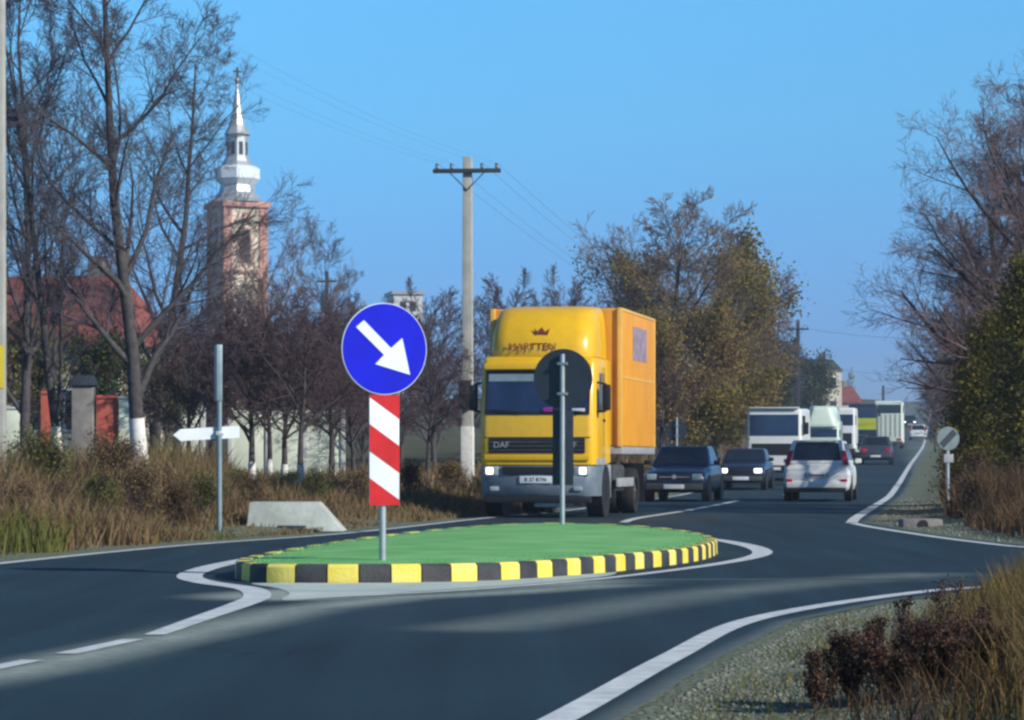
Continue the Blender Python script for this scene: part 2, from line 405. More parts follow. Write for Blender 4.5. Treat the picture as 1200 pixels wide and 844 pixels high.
rm = bpy.data.materials.new('asphalt'); rm.use_nodes = True
n = rm.node_tree; b = n.nodes['Principled BSDF']; b.inputs['Roughness'].default_value = 0.72; b.inputs['Specular IOR Level'].default_value = 0.35
tc = n.nodes.new('ShaderNodeTexCoord')
r1 = ramp(noise(0.35).outputs['Fac'], [(0.3, (0.007, 0.025, 0.036)), (0.7, (0.012, 0.036, 0.049))])
r2 = ramp(noise(70, 3).outputs['Fac'], [(0.3, (0.45, 0.45, 0.45)), (0.7, (1.6, 1.6, 1.6))])
mm = n.nodes.new('ShaderNodeMixRGB'); mm.blend_type = 'MULTIPLY'; mm.inputs[0].default_value = 1
n.links.new(r1.outputs[0], mm.inputs[1]); n.links.new(r2.outputs[0], mm.inputs[2])
mp_ = n.nodes.new('ShaderNodeMapping'); mp_.inputs['Rotation'].default_value = (0, 0, R(10)); mp_.inputs['Scale'].default_value = (1.6, .07, 1)
n.links.new(tc.outputs['Object'], mp_.inputs['Vector'])
tn = n.nodes.new('ShaderNodeTexNoise'); tn.inputs['Scale'].default_value = 1.3; tn.inputs['Detail'].default_value = 5; n.links.new(mp_.outputs[0], tn.inputs['Vector'])
tr_ = ramp(tn.outputs['Fac'], [(0.36, (0.74, 0.74, 0.75)), (0.62, (1.22, 1.20, 1.18))])
mm2 = n.nodes.new('ShaderNodeMixRGB'); mm2.blend_type = 'MULTIPLY'; mm2.inputs[0].default_value = 1
n.links.new(mm.outputs[0], mm2.inputs[1]); n.links.new(tr_.outputs[0], mm2.inputs[2])
vo = n.nodes.new('ShaderNodeTexVoronoi'); vo.feature = 'DISTANCE_TO_EDGE'; vo.inputs['Scale'].default_value = .42
wn = noise(1.4, 4); wm = n.nodes.new('ShaderNodeMixRGB'); wm.inputs[0].default_value = .35; n.links.new(tc.outputs['Object'], wm.inputs[1]); n.links.new(wn.outputs['Color'], wm.inputs[2]); n.links.new(wm.outputs[0], vo.inputs['Vector'])
vr = ramp(vo.outputs['Distance'], [(0.0, (0.45, 0.45, 0.45)), (0.012, (1, 1, 1))])
mm3 = n.nodes.new('ShaderNodeMixRGB'); mm3.blend_type = 'MULTIPLY'; n.links.new(ramp(noise(.22, 2).outputs['Fac'], [(0.5, (0, 0, 0)), (0.6, (.8, .8, .8))]).outputs[0], mm3.inputs[0])
n.links.new(mm2.outputs[0], mm3.inputs[1]); n.links.new(vr.outputs[0], mm3.inputs[2]); mm = mm3
at_ = n.nodes.new('ShaderNodeAttribute'); at_.attribute_name = 'dusty'
nz1 = noise(1.1); nz2 = noise(9)
m1 = n.nodes.new('ShaderNodeMath'); m1.operation = 'ADD'; n.links.new(nz1.outputs['Fac'], m1.inputs[0]); n.links.new(nz2.outputs['Fac'], m1.inputs[1])
mr = n.nodes.new('ShaderNodeMapRange'); mr.inputs['From Min'].default_value = 0.6; mr.inputs['From Max'].default_value = 1.25; mr.inputs['To Min'].default_value = 0.6; mr.inputs['To Max'].default_value = 1.0
n.links.new(m1.outputs[0], mr.inputs['Value'])
m2 = n.nodes.new('ShaderNodeMath'); m2.operation = 'MULTIPLY'; n.links.new(mr.outputs[0], m2.inputs[0]); n.links.new(at_.outputs['Fac'], m2.inputs[1])
r3 = ramp(noise(14).outputs['Fac'], [(0.3, (0.24, 0.29, 0.25)), (0.7, (0.36, 0.42, 0.36))])
mx = n.nodes.new('ShaderNodeMixRGB'); n.links.new(m2.outputs[0], mx.inputs[0]); n.links.new(mm.outputs[0], mx.inputs[1]); n.links.new(r3.outputs[0], mx.inputs[2])
n.links.new(mx.outputs[0], b.inputs['Base Color'])
bp = n.nodes.new('ShaderNodeBump'); bp.inputs['Strength'].default_value = 0.35; bp.inputs['Distance'].default_value = 0.01
n.links.new(noise(120, 2).outputs['Fac'], bp.inputs['Height']); n.links.new(bp.outputs[0], b.inputs['Normal'])
tag(link('road', rme, rm), kind='structure')

# ---- painted lines
def ribbon(name, pts, width, z=0.006, sm=True, breaks=None):
    P = smooth_poly(pts, 0.3) if sm else np.array(pts, float)
    d = np.gradient(P, axis=0); d /= np.linalg.norm(d, axis=1)[:, None]
    nrm = np.stack([-d[:, 1], d[:, 0]], -1)
    wv = np.broadcast_to(np.asarray(width, float), (len(P),)) if np.ndim(width) == 0 else np.interp(np.linspace(0, 1, len(P)), np.linspace(0, 1, len(width)), width)
    A = P + nrm * wv[:, None] / 2; B = P - nrm * wv[:, None] / 2
    V = np.concatenate([np.c_[A, ZR(A[:, 1]) + z], np.c_[B, ZR(B[:, 1]) + z]])
    k = len(P); i = np.arange(k - 1)
    me = npmesh(name, V, [np.stack([i, i + k, i + k + 1, i + 1], -1)])
    return tag(link(name, me, M['paint']), kind='structure')

ribbon('edge_line', [(x + .25 if y > 20 else x + .3, y) for y, x in LX[1:-1]], 0.15)
near_r = [(x, y) for y, x in [(-10, -3.9), (12.2, .20), (16, .88), (19.6, 1.60), (22.5, 2.72), (24.6, 3.95), (25.75, 5.8), (26.45, 8.8), (26.85, 20), (27.05, 80)]]
ribbon('edge_line', near_r, 0.16)
far_r = [(x, y) for y, x in [(30.8, 80), (32.05, 20), (32.75, 9.2), (33.7, 7.3), (35.6, 6.35), (38, 6.05), (41, 5.87), (46, 5.72), (49.3, 5.75)]]
ribbon('edge_line', far_r, 0.16)
ribbon('edge_line', [(5.72, 48.9), (6.35, 53.5), (10.05, 78), (11.8, 90), (16.2, 120), (72.4, 500)], 0.2)
ribbon('centre_line', LINE_S, [.13, .20, .24, .24, .24, .24, .22, .18, .15])
ribbon('centre_line', LINE_F, [.10, .12, .14, .18, .24, .24, .18, .14])
ribbon('centre_line', LINE_C, 0.16)
for (x0, y0), (x1, y1) in [((-3.75, 9.3), (-3.2, 12.4)), ((-2.92, 14.0), (-2.60, 15.75)), ((-2.5, 16.25), (-2.29, 17.55))]:
    ribbon('lane_dash', [(x0, y0), (x1, y1)], 0.13)
for yy in np.arange(86, 330, 9.0):
    xm = lambda q: (XL(q) + XR(q)) / 2 - .1
    ribbon('lane_dash', [(xm(yy), yy), (xm(yy + 4), yy + 4)], 0.14)

# ------------------------------------------------------------------ traffic island
ISL = [(-2.26, 25.75), (-1.7, 25.55), (-1.115, 25.6), (-.584, 25.8), (-.169, 26.1), (.212, 26.6), (.742, 27.55), (1.19, 28.6), (1.73, 30.1), (2.16, 31.9), (2.42, 34.2), (2.36, 37.0),
       (1.95, 39.7), (1.25, 41.7), (.4, 42.3), (-.4, 40.9), (-1.2, 37.6), (-1.8, 34.3), (-2.25, 31.0), (-2.52, 28.0), (-2.55, 26.7)]
IP = smooth_poly(ISL, 0.1, closed=True)
seg = np.linalg.norm(np.roll(IP, -1, 0) - IP, axis=1); cum = np.concatenate([[0], np.cumsum(seg)]); PER = cum[-1]
def isl_at(s):
    s = s % PER
    return np.array([np.interp(s, cum, np.append(IP[:, 0], IP[0, 0])), np.interp(s, cum, np.append(IP[:, 1], IP[0, 1]))])
cen = IP.mean(0)
isl = thing('traffic_island', 'raised oval grass island with a yellow and black painted kerb', 'traffic island', (cen[0], cen[1], 0))
KH = 0.160
def isl_normal(s):
    d = isl_at(s + .05) - isl_at(s - .05); d /= np.linalg.norm(d); return np.array([-d[1], d[0]])   # inwards (ring runs anticlockwise)
s = -0.45; kk = 0
while s < PER - 0.47:
    p = isl_at(s); L = 0.284 if (p[1] < 33.5 and not (p[0] < -2.0 and p[1] > 28.5)) else 0.62
    e = min(s + L, PER - 0.45)
    if PER - 0.45 - e < 0.15: e = PER - 0.45
    mb = MB(); secs = []
    g = 0.007
    for t in np.linspace(s + g, e - g, 4):
        o = isl_at(t) - cen; i_ = isl_normal(t); hh = KH + 0.004 * math.sin(kk * 12.9898)
        prof = [(0.0, -0.03), (0.004, hh - .025), (0.025, hh), (.13, hh), (.13, -.03)]
        secs.append([(o[0] + i_[0] * u, o[1] + i_[1] * u, z) for u, z in prof])
    mb.loft(secs); mb.build('kerb_block', M['kyellow'] if kk % 2 == 0 else M['kblack'], isl)
    s = e; kk += 1
ap = smooth_poly([(-1.74, 22.4), (-1.80, 23.5), (-1.98, 24.5), (-2.28, 25.45), (-1.7, 25.50), (-1.115, 25.55), (-.584, 25.75), (-.169, 26.05), (.212, 26.55), (.742, 27.5), (1.0, 27.9), (.85, 26.9), (.2, 25.45), (-.4, 24.45), (-1.1, 23.35)], .2, closed=True)
apm = mat('apron_concrete', (0.36, 0.45, 0.41), 0.9, scale=1.6, col2=(0.52, 0.61, 0.55), bump=.4, bscale=30)
tag(link('concrete_apron', npmesh('concrete_apron', np.c_[ap, np.full(len(ap), .0035)], [np.arange(len(ap))[None]]), apm), kind='structure')
# turf: rings shrinking to the middle, slightly domed
inner = np.array([isl_at(q) + isl_normal(q) * 0.10 for q in np.linspace(0, PER, 160, endpoint=False)]) - cen
rings = []
for t in np.linspace(0, 1, 14):
    k = 1 - t
    z = KH - .006 + 0.05 * (1 - k * k)
    rings.append(np.c_[inner * max(k, 0.002), np.full(160, z)])
V = np.concatenate(rings); i = np.arange(160); fs = []
for r in range(13): fs.append(np.stack([r * 160 + i, r * 160 + (i + 1) % 160, (r + 1) * 160 + (i + 1) % 160, (r + 1) * 160 + i], -1))
turfm = mat('turf', (0.13, 0.40, 0.125), 0.9, scale=1.6, col2=(0.23, 0.53, 0.20), bump=0.6, bscale=60, spec=0.2)
link('turf', npmesh('turf', V, fs, smooth=True), turfm, isl)

# ---- blades
rngn = np.random.default_rng(7)
def blades(name, XY, h, wd, lean, rnd, material, zf=GZ, bend=0.5, parent=None):
    N = len(XY); h = np.broadcast_to(h, (N,)).astype(float)
    az = rngn.uniform(0, 2 * PI, N); fa = rngn.uniform(0, PI, N)
    z0 = zf(XY[:, 0], XY[:, 1]) - .02
    base = np.c_[XY, z0]
    ln = rngn.uniform(0, lean, N)
    dirv = np.c_[np.cos(az) * ln, np.sin(az) * ln, np.ones(N)]
    mid = base + dirv * (h * .55)[:, None]
    dir2 = np.c_[np.cos(az) * (ln + bend * rngn.uniform(0, 1, N)), np.sin(az) * (ln + bend * rngn.uniform(0, 1, N)), np.ones(N) * .9]
    tip = mid + dir2 * (h * .45)[:, None]
    sv = np.c_[np.cos(fa), np.sin(fa), np.zeros(N)] * (np.broadcast_to(wd, (N,)) / 2)[:, None]
    V = np.stack([base - sv, base + sv, mid - sv * .8, mid + sv * .8, tip], 1).reshape(-1, 3)
    i = np.arange(N) * 5
    f = np.concatenate([np.stack([i, i + 1, i + 3], -1), np.stack([i, i + 3, i + 2], -1), np.stack([i + 2, i + 3, i + 4], -1)])
    me = npmesh(name, V, [f], rnd=np.tile(rnd, 3))
    return link(name, me, material, parent)

def vnoise(x, y, sc_, seed):
    r = np.random.default_rng(seed); v = np.zeros_like(x)
    for k in range(6):
        a = r.uniform(0, 2 * PI); f = sc_ * r.uniform(.5, 1.8)
        v += np.sin((x * np.cos(a) + y * np.sin(a)) * f + r.uniform(0, 6))
    return v / 3

# island turf blades (short, only a nap)
pts = []
q = rngn.uniform(0, 1, (16000, 2)); th = q[:, 0] * PER; kq = np.sqrt(q[:, 1])
ip = np.array([isl_at(t) for t in np.linspace(0, PER, 400)])
bp_ = ip[(q[:, 0] * 399).astype(int)]
XY = cen + (bp_ - cen) * (kq * .985)[:, None] * .985
tb = blades('turf_blades', XY - cen, rngn.uniform(.02, .05, len(XY)), .012, .8, rngn.uniform(0, 1, len(XY)), ML['turf'], zf=lambda x, y: np.full(np.shape(x), KH - .005), parent=isl)
tb['kind'] = 'stuff'

# left bank weeds
N = 85000
y = 22 + 46 * rngn.uniform(0, 1, N) ** 1.0
o = 0.45 + 8.0 * rngn.uniform(0, 1, N) ** 1.25
x = XL(y) - o
ok = (x / y > -0.20) & (x / y < .09)
x, y, o = x[ok], y[ok], o[ok]
# keep clear of the culvert and behind-truck strip is low
nn = vnoise(x, y, .9, 3)
h = np.clip(0.40 + .42 * np.clip(o - .4, 0, 2.2) / 2.2 + .34 * nn, .12, 1.35) * rngn.uniform(.45, 1.3, len(x))
u = x / y * F + 600
h *= np.where(u > 245, np.clip(1 - (u - 245) / 60, .42, 1), 1)
cul = (np.abs(u - 347) < 70) & (y < 44.4) & (y > 38)
h = np.where(cul, np.minimum(h, .10), h)
keep = rngn.uniform(0, 1, len(x)) < np.clip(.62 + .5 * vnoise(x, y, 2.1, 9), .08, 1)
col = np.clip(.45 + .22 * vnoise(x, y, .6, 5) + rngn.normal(0, .18, len(x)), 0, 1)
green = vnoise(x, y, .55, 12) > .62
g1 = keep & ~green; g2 = keep & green
tag(blades('dry_weeds', np.c_[x, y][g1], h[g1], rngn.uniform(.010, .028, g1.sum()), .6, col[g1], ML['weeds']), 'brown dry weeds on the left verge', None, kind='stuff')
tag(blades('green_weeds', np.c_[x, y][g2], h[g2] * .9, rngn.uniform(.010, .028, g2.sum()), .6, col[g2], ML['weedg']), 'olive green weeds on the left verge', None, kind='stuff')
# far left verge beside the queue
N = 24000
y = rngn.uniform(66, 190, N); o = .5 + 6 * rngn.uniform(0, 1, N) ** 1.3; x = XL(y) - o
h = rngn.uniform(.2, .7, N)
tag(blades('verge_grass', np.c_[x, y], h, rngn.uniform(.03, .07, N), .4, rngn.uniform(0, 1, N), ML['weeds']), 'dry grass on the far left verge', None, kind='stuff')
# reeds right beyond the side road
N = 30000
y = rngn.uniform(35.5, 66, N); o = .75 + 5.5 * rngn.uniform(0, 1, N) ** .9; x = XR(y) + o
ok = (x / y < .195) & ((o > 1.35) | (y < 45)) & ((x - 7.0 > .0) | (y < 44))
x, y, o = x[ok], y[ok], o[ok]
h = np.clip(.45 + .30 * np.clip(o - .8, 0, 2) / 2 + .22 * vnoise(x, y, .8, 21), .2, 1.2) * rngn.uniform(.6, 1.2, len(x))
col = np.clip(.5 + .25 * vnoise(x, y, .9, 22) + rngn.normal(0, .2, len(x)), 0, 1)
tag(blades('dry_reeds', np.c_[x, y], h, rngn.uniform(.010, .028, len(x)), .45, col, ML['reed'], bend=.9), 'brown dry reeds on the right verge', None, kind='stuff')
# far right verge
N = 14000
y = rngn.uniform(66, 240, N); o = 1.2 + 6 * rngn.uniform(0, 1, N); x = XR(y) + o
tag(blades('verge_grass', np.c_[x, y], rngn.uniform(.2, .8, N), rngn.uniform(.03, .08, N), .4, rngn.uniform(0, 1, N), ML['reed']), 'dry grass on the far right verge', None, kind='stuff')
# near right bank straw
N = 26000
y = rngn.uniform(11.0, 25.0, N); o = .3 + 4.4 * rngn.uniform(0, 1, N); x = XR(y) + o
u = x / y * F + 600
dens = np.clip((u - 1075) / 110, 0, 1) + .05
ok = (u < 1290) & (rngn.uniform(0, 1, N) < dens) & (y < 24.2)
x, y, o, u = x[ok], y[ok], o[ok], u[ok]
h = np.clip(.12 + .30 * np.clip((u - 1100) / 120, 0, 1) + .10 * vnoise(x, y, 1.5, 31), .06, .75) * rngn.uniform(.55, 1.2, len(x)) * np.clip(o / 1.0, .25, 1)
col = np.clip(.5 + .22 * vnoise(x, y, 1.6, 32) + rngn.normal(0, .2, len(x)), 0, 1)
tag(blades('straw_grass', np.c_[x, y], h, rngn.uniform(.004, .011, len(x)), .4, col, ML['straw'], bend=.8), 'tan straw grass on the near right bank', None, kind='stuff')
# low brown stalks between the dock plants
N = 9000
y = rngn.uniform(11.2, 16.5, N); o = .55 + 3.2 * rngn.uniform(0, 1, N); x = XR(y) + o
u = x / y * F + 600
ok = (u > 900) & (u < 1290) & (rngn.uniform(0, 1, N) < np.clip((u - 900) / 160, 0, 1) * np.clip(.6 + .6 * vnoise(x, y, 3.5, 61), 0, 1))
x, y, u = x[ok], y[ok], u[ok]
tag(blades('brown_stalks', np.c_[x, y], np.clip((u - 880) / 220, .25, 1) * rngn.uniform(.10, .34, len(x)), rngn.uniform(.004, .010, len(x)), .7, rngn.uniform(0, .8, len(x)), ML['reed'], bend=.9), 'low dark brown stalks on the near right bank', None, kind='stuff')
# sparse greenish tufts in the gravel
N = 16000
y = rngn.uniform(10.5, 25.0, N); o = .25 + 2.6 * rngn.uniform(0, 1, N); x = XR(y) + o
ok = (vnoise(x, y, 3.0, 41) > -.1) & (y < 24.3)
x, y = x[ok], y[ok]
tag(blades('gravel_tufts', np.c_[x, y], rngn.uniform(.03, .13, len(x)) * rngn.uniform(.4, 1, len(x)), .006, .9, rngn.uniform(0, 1, len(x)), ML['weedg']), 'short green tufts among the gravel', None, kind='stuff')

# gravel stones
def stones(name, XY, size, material, label):
    t = np.array([(1, 0, 0), (-1, 0, 0), (0, 1, 0), (0, -1, 0), (0, 0, 1), (0, 0, -1)], float)
    fz = np.array([(0, 2, 4), (2, 1, 4), (1, 3, 4), (3, 0, 4), (2, 0, 5), (1, 2, 5), (3, 1, 5), (0, 3, 5)])
    N = len(XY); sz = np.asarray(size)[:, None, None]
    sc3 = rngn.uniform(.6, 1.3, (N, 1, 3)) * np.array([1, 1, .6]); ang = rngn.uniform(0, PI, N)
    P = t[None] * sc3 * sz * rngn.uniform(.8, 1.2, (N, 6, 1))
    c, s_ = np.cos(ang)[:, None], np.sin(ang)[:, None]
    P = np.stack([P[..., 0] * c - P[..., 1] * s_, P[..., 0] * s_ + P[..., 1] * c, P[..., 2]], -1)
    P += np.c_[XY, GZ(XY[:, 0], XY[:, 1])][:, None]
    f = (np.arange(N)[:, None, None] * 6 + fz[None]).reshape(-1, 3)
    return tag(link(name, npmesh(name, P.reshape(-1, 3), [f]), material), label, None, kind='stuff')
N = 16000
y = rngn.uniform(10.5, 25.2, N); x = XR(y) + .10 + 2.6 * rngn.uniform(0, 1, N) ** 1.2
ok = y < 24.9
stones('gravel', np.c_[x, y][ok], rngn.uniform(.006, .020, ok.sum()), M['stone'], 'grey gravel on the near right shoulder')
N = 2500
y = rngn.uniform(38, 80, N); x = XR(y) + .1 + 1.5 * rngn.uniform(0, 1, N)
stones('gravel', np.c_[x, y], rngn.uniform(.01, .045, N), M['stone'], 'grey gravel on the far right shoulder')

# ------------------------------------------------------------------ trees
def tubes(groups):
    """groups: {(npts, sides): [(P, Rr)]} -> V, faces"""
    Vs, Fs, off = [], [], 0
    for (m, k), lst in groups.items():
        P = np.array([q[0] for q in lst]); Rr = np.array([q[1] for q in lst]); B = len(P)
        d = P[:, -1] - P[:, 0]; d /= np.linalg.norm(d, axis=1)[:, None] + 1e-9
        ref = np.where(np.abs(d[:, 2:3]) > .8, np.array([[1., 0, 0]]), np.array([[0., 0, 1]]))
        u = np.cross(d, ref); u /= np.linalg.norm(u, axis=1)[:, None]; v = np.cross(d, u)
        t = np.arange(k) * 2 * PI / k
        ring = (np.cos(t)[None, :, None] * u[:, None] + np.sin(t)[None, :, None] * v[:, None])
        V = P[:, :, None] + Rr[:, :, None, None] * ring[:, None]
        b = np.arange(B)[:, None, None] * (m * k) + np.arange(m - 1)[None, :, None] * k
        j = np.arange(k)[None, None]; j2 = (j + 1) % k
        f = np.stack([b + j, b + j2, b + k + j2, b + k + j], -1).reshape(-1, 4) + off
        Vs.append(V.reshape(-1, 3)); Fs.append(f); off += B * m * k
    return np.concatenate(Vs), [np.concatenate(Fs)]

def grow(seed, H, r0, levels=4, kids=(9, 7, 6, 5), spread=.75, up=.18, lens=(.55, .55, .55, .5), trunk_frac=.8, clear=.25, wob=.12, rmin=.006, leader=True, lean=0.0):
    rg = random.Random(seed); br = []
    def branch(p, d, L, r, lv):
        m = (9, 7, 5, 4, 3)[lv]
        pts, rad = [p.copy()], [r]
        dirs = [d.copy()]
        for i in range(1, m):
            wb = wob if lv else wob * .45
            d = (d + Vector((rg.gauss(0, wb), rg.gauss(0, wb), rg.gauss(0, wb * .6) + (up * .5 if lv else .12)))).normalized()
            p = p + d * (L / (m - 1)); pts.append(p.copy()); dirs.append(d.copy())
            t = i / (m - 1); rad.append(max(rmin * .6, r * (1 - (.82 if lv else .85) * t)))
        br.append((lv, pts, rad))
        if lv >= levels: return
        nk = kids[lv]
        for c in range(nk):
            lo = clear if lv == 0 else .15
            t = lo + (1 - lo) * (c + rg.random()) / nk
            q = t * (m - 1); i0 = min(int(q), m - 2); f = q - i0
            bp = pts[i0].lerp(pts[i0 + 1], f); bd = dirs[i0]; br_ = rad[i0] * (1 - f) + rad[i0 + 1] * f
            az = rg.uniform(0, 2 * PI) if lv else c * 2.4 + rg.uniform(-.5, .5)
            an = spread * rg.uniform(.65, 1.25)
            u = bd.orthogonal().normalized(); v = bd.cross(u)
            cd_ = (bd * math.cos(an) + (u * math.cos(az) + v * math.sin(az)) * math.sin(an)).normalized()
            L2 = (H if lv == 0 else L) * lens[lv] * rg.uniform(.6, 1.1) * (1.15 - .65 * t if lv == 0 else 1.1 - .45 * t)
            branch(bp, cd_, L2, max(rmin, br_ * (rg.uniform(.45, .66) if lv == 0 else rg.uniform(.34, .56))), lv + 1)
    branch(Vector((0, 0, -.1)), Vector((lean, rg.uniform(-.04, .04), 1)).normalized(), H * trunk_frac, r0, 0)
    return br

def tree_meshes(name, br, split=2):
    g0, g1 = {}, {}; tips = []
    for lv, pts, rad in br:
        k = (9, 6, 4, 3, 3)[lv]
        (g0 if lv < split else g1).setdefault((len(pts), k), []).append(([tuple(p) for p in pts], rad))
        if lv >= 3: tips.append((pts[-1], pts[len(pts) // 2]))
    V, f = tubes(g0); t = npmesh(name + '_trunk', V, f, smooth=True)
    V, f = tubes(g1); c = npmesh(name + '_crown', V, f, smooth=True)
    return t, c, tips

def leaves(name, C, size, rnd, seed=1, flat=1.0):
    rg = np.random.default_rng(seed); N = len(C)
    a = rg.normal(size=(N, 3)); a /= np.linalg.norm(a, axis=1)[:, None]
    b = rg.normal(size=(N, 3)); b -= (a * b).sum(1)[:, None] * a; b /= np.linalg.norm(b, axis=1)[:, None]
    sz = np.asarray(size).reshape(-1, 1)
    a = a * sz * .5; b = b * sz * .32
    V = np.stack([C - a, C + b - a * .1, C + a, C - b - a * .1], 1).reshape(-1, 3)
    i = np.arange(N) * 4
    return npmesh(name, V, [np.stack([i, i + 1, i + 2, i + 3], -1)], rnd=rnd)

PROTO = {}
def proto(key, mats, **kw):
    br = grow(**kw); t, c, tips = tree_meshes(key, br)
    t.materials.append(mats[0]); c.materials.append(mats[1])
    PROTO[key] = (t, c, tips, br[0])
proto('tallA', (M['bark'], M['twig']), seed=11, H=11.5, r0=.155, kids=(20, 10, 9, 8), spread=.78, up=.12, lens=(.31, .52, .55, .62), trunk_frac=.97, clear=.15, rmin=.0055)
proto('tallB', (M['bark'], M['twig']), seed=23, H=11.0, r0=.115, kids=(17, 10, 9, 7), spread=.66, up=.17, lens=(.34, .52, .55, .62), trunk_frac=.95, clear=.12, rmin=.0055)
proto('spread', (M['bark'], M['twigb']), seed=5, H=10.0, r0=.22, rmin=.009, kids=(15, 10, 8, 7), spread=.85, up=.20, lens=(.55, .55, .5, .5), trunk_frac=.75, clear=.22)
proto('round', (M['bark'], M['twigb']), seed=8, H=10.0, r0=.20, rmin=.010, kids=(18, 11, 9, 7), spread=.8, up=.12, lens=(.50, .52, .5, .5), trunk_frac=.8, clear=.2)
proto('plum', (M['bark'], M['twigp']), seed=31, H=4.4, r0=.085, kids=(15, 10, 8, 6), spread=.8, up=.15, lens=(.52, .52, .5, .5), trunk_frac=.75, clear=.30, rmin=.007)
proto('plumB', (M['bark'], M['twigp']), seed=47, H=4.4, r0=.075, kids=(15, 10, 8, 6), spread=.75, up=.22, lens=(.5, .52, .5, .5), trunk_frac=.78, clear=.30, rmin=.007)
proto('plumC', (M['bark'], M['twigp']), seed=93, H=4.2, r0=.07, kids=(13, 9, 8, 6), spread=.95, up=.08, lens=(.56, .5, .5, .55), trunk_frac=.7, clear=.36, rmin=.006)
proto('thicketB', (M['bark'], M['twig']), seed=71, H=6.6, r0=.11, kids=(15, 10, 8, 6), spread=.85, up=.1, lens=(.5, .52, .52, .55), trunk_frac=.8, clear=.1, rmin=.008)
proto('thicket', (M['bark'], M['twigp']), seed=61, H=7.0, r0=.12, kids=(18, 10, 8, 6), spread=.7, up=.22, lens=(.48, .52, .5, .5), trunk_frac=.85, clear=.05, rmin=.009)

def tree(name, key, label, cat, px, d, s=1.0, rz=0.0, group=None, white=None, sz=None, lean=0):
    X = at(px, d); z = float(GZ(X, d))
    t = thing(name, label, cat, (X, d, z), rz, group)
    t.rotation_euler[0] = lean
    t.scale = (s, s, sz or s)
    a, c, tips, tk = PROTO[key]
    tr = link('trunk', a, None, t); link('crown', c, None, t)
    if white:
        w_, h_, bend = white
        tz = [p.z for p in tk[1]]; zz = np.linspace(0, h_ / s, 8)
        P = [(np.interp(z_, tz, [p.x for p in tk[1]]), np.interp(z_, tz, [p.y for p in tk[1]]), z_) for z_ in zz]
        rr = [float(np.interp(z_, tz, tk[2])) * 1.05 + .006 for z_ in zz]
        V, f = tubes({(8, 14): [(P, rr)]}); link('limewash_band', npmesh('limewash_band', V, f, smooth=True), M['limewash'], t)
    return t

def leafy(name, key, label, cat, px, d, s, mleaf, nl, size, zlo, zhi, rz=0.0, group=None, seed=1, jit=.22, sz=None):
    t = tree(name, key, label, cat, px, d, s, rz, group, sz=sz)
    tips = PROTO[key][2]; rg = np.random.default_rng(seed)
    P = np.array([tuple(a) for a, b in tips] + [tuple(b) for a, b in tips])
    H = P[:, 2].max(); P = P[(P[:, 2] > zlo * H) & (P[:, 2] < zhi * H)]
    pr = np.clip(.5 + .6 * vnoise(P[:, 0] * 1.0 + seed, P[:, 1] + P[:, 2] * 1.3, 1.1, seed), .02, 1); pr /= pr.sum()
    C = P[rg.choice(len(P), nl, p=pr)] + rg.normal(0, jit, (nl, 3))
    rnd = np.clip(.5 + .25 * vnoise(C[:, 0], C[:, 1] * .7 + C[:, 2], .9, seed + 4) + rg.normal(0, .18, nl), 0, 1)
    link('foliage', leaves('foliage', C, rg.uniform(.6, 1.3, nl) * size, rnd, seed), mleaf, t)
    return t

# left verge
tree('bare_tree', 'tallA', 'tall bare tree with limewashed trunk base in front of the red roof', 'tree', 168, 55, 1.0, 0.4, white=(.178, 1.38, 0))
tree('bare_tree', 'tallB', 'tall bare tree with forked crown close to the left edge pole', 'tree', 30, 61, 1.05, 1.9)
tree('bare_tree', 'tallB', 'slim bare tree with a thin limewashed trunk left of the grey pillar', 'tree', 70, 57, .88, 4.1, white=(.138, 1.15, 0))
tree('bare_tree', 'tallA', 'bare tree standing right behind the tall limewashed tree', 'tree', 176, 78, 1.02, 2.7)
PG = 'small plum trees along the pale garden wall'
for i, (px, d, s, k) in enumerate([(222, 64, .95, 'plumB'), (295, 62, 1.0, 'plum'), (315, 66, 1.05, 'plumC'), (334, 63, .95, 'plum'), (352, 61, 1.12, 'plumC'), (388, 68, 1.05, 'plum'), (415, 64, .9, 'plumC'), (445, 70, 1.0, 'plum'), (500, 74, 1.05, 'plumC')]):
    tree('plum_tree', k, ['small plum tree left of the white direction board', 'small plum tree just right of the direction board tip', 'small plum tree, second right of the direction board', 'small plum tree in the middle before the pale wall',
                         'stout small plum tree before the pale wall', 'small plum tree at the right end of the pale wall', 'small plum tree left of the striped panel', 'small plum tree hidden behind the blue arrow sign', 'small plum tree between the arrow sign and the concrete pole'][i],
         'tree', px, d, s, i * 1.3, PG, white=(.088, .55, 0) if i in (1, 2, 3, 4) else None)
DG = 'bare trees in the background left of the truck'
for i, (px, d, s, k) in enumerate([(330, 112, .98, 'spread'), (395, 124, .88, 'tallB'), (442, 140, .80, 'round'), (240, 130, .60, 'round')]):
    tree('bare_tree', k, ['grey bare tree beside the church tower on its right', 'narrow grey bare tree between church and arrow sign', 'low grey bare tree above the blue arrow sign', 'rounded bare tree at the foot of the church tower'][i], 'tree', px, d, s, i * 2.1, DG)
for i, (px, d, s) in enumerate([(510, 100, .88), (552, 108, .95), (590, 112, 1.02), (628, 118, 1.05), (665, 116, 1.05), (470, 104, .8)]):
    tree('thicket_tree', ('thicket', 'thicketB')[i % 2], ['purple brown thicket tree left of the concrete pole', 'purple brown thicket tree behind the concrete pole', 'purple brown thicket tree just right of the concrete pole', 'purple brown thicket tree above the truck cab', 'purple brown thicket tree above the truck roof centre', 'purple brown thicket tree behind the blue arrow sign'][i], 'tree', px, d, s, i * 1.7, 'purple thicket behind the truck')
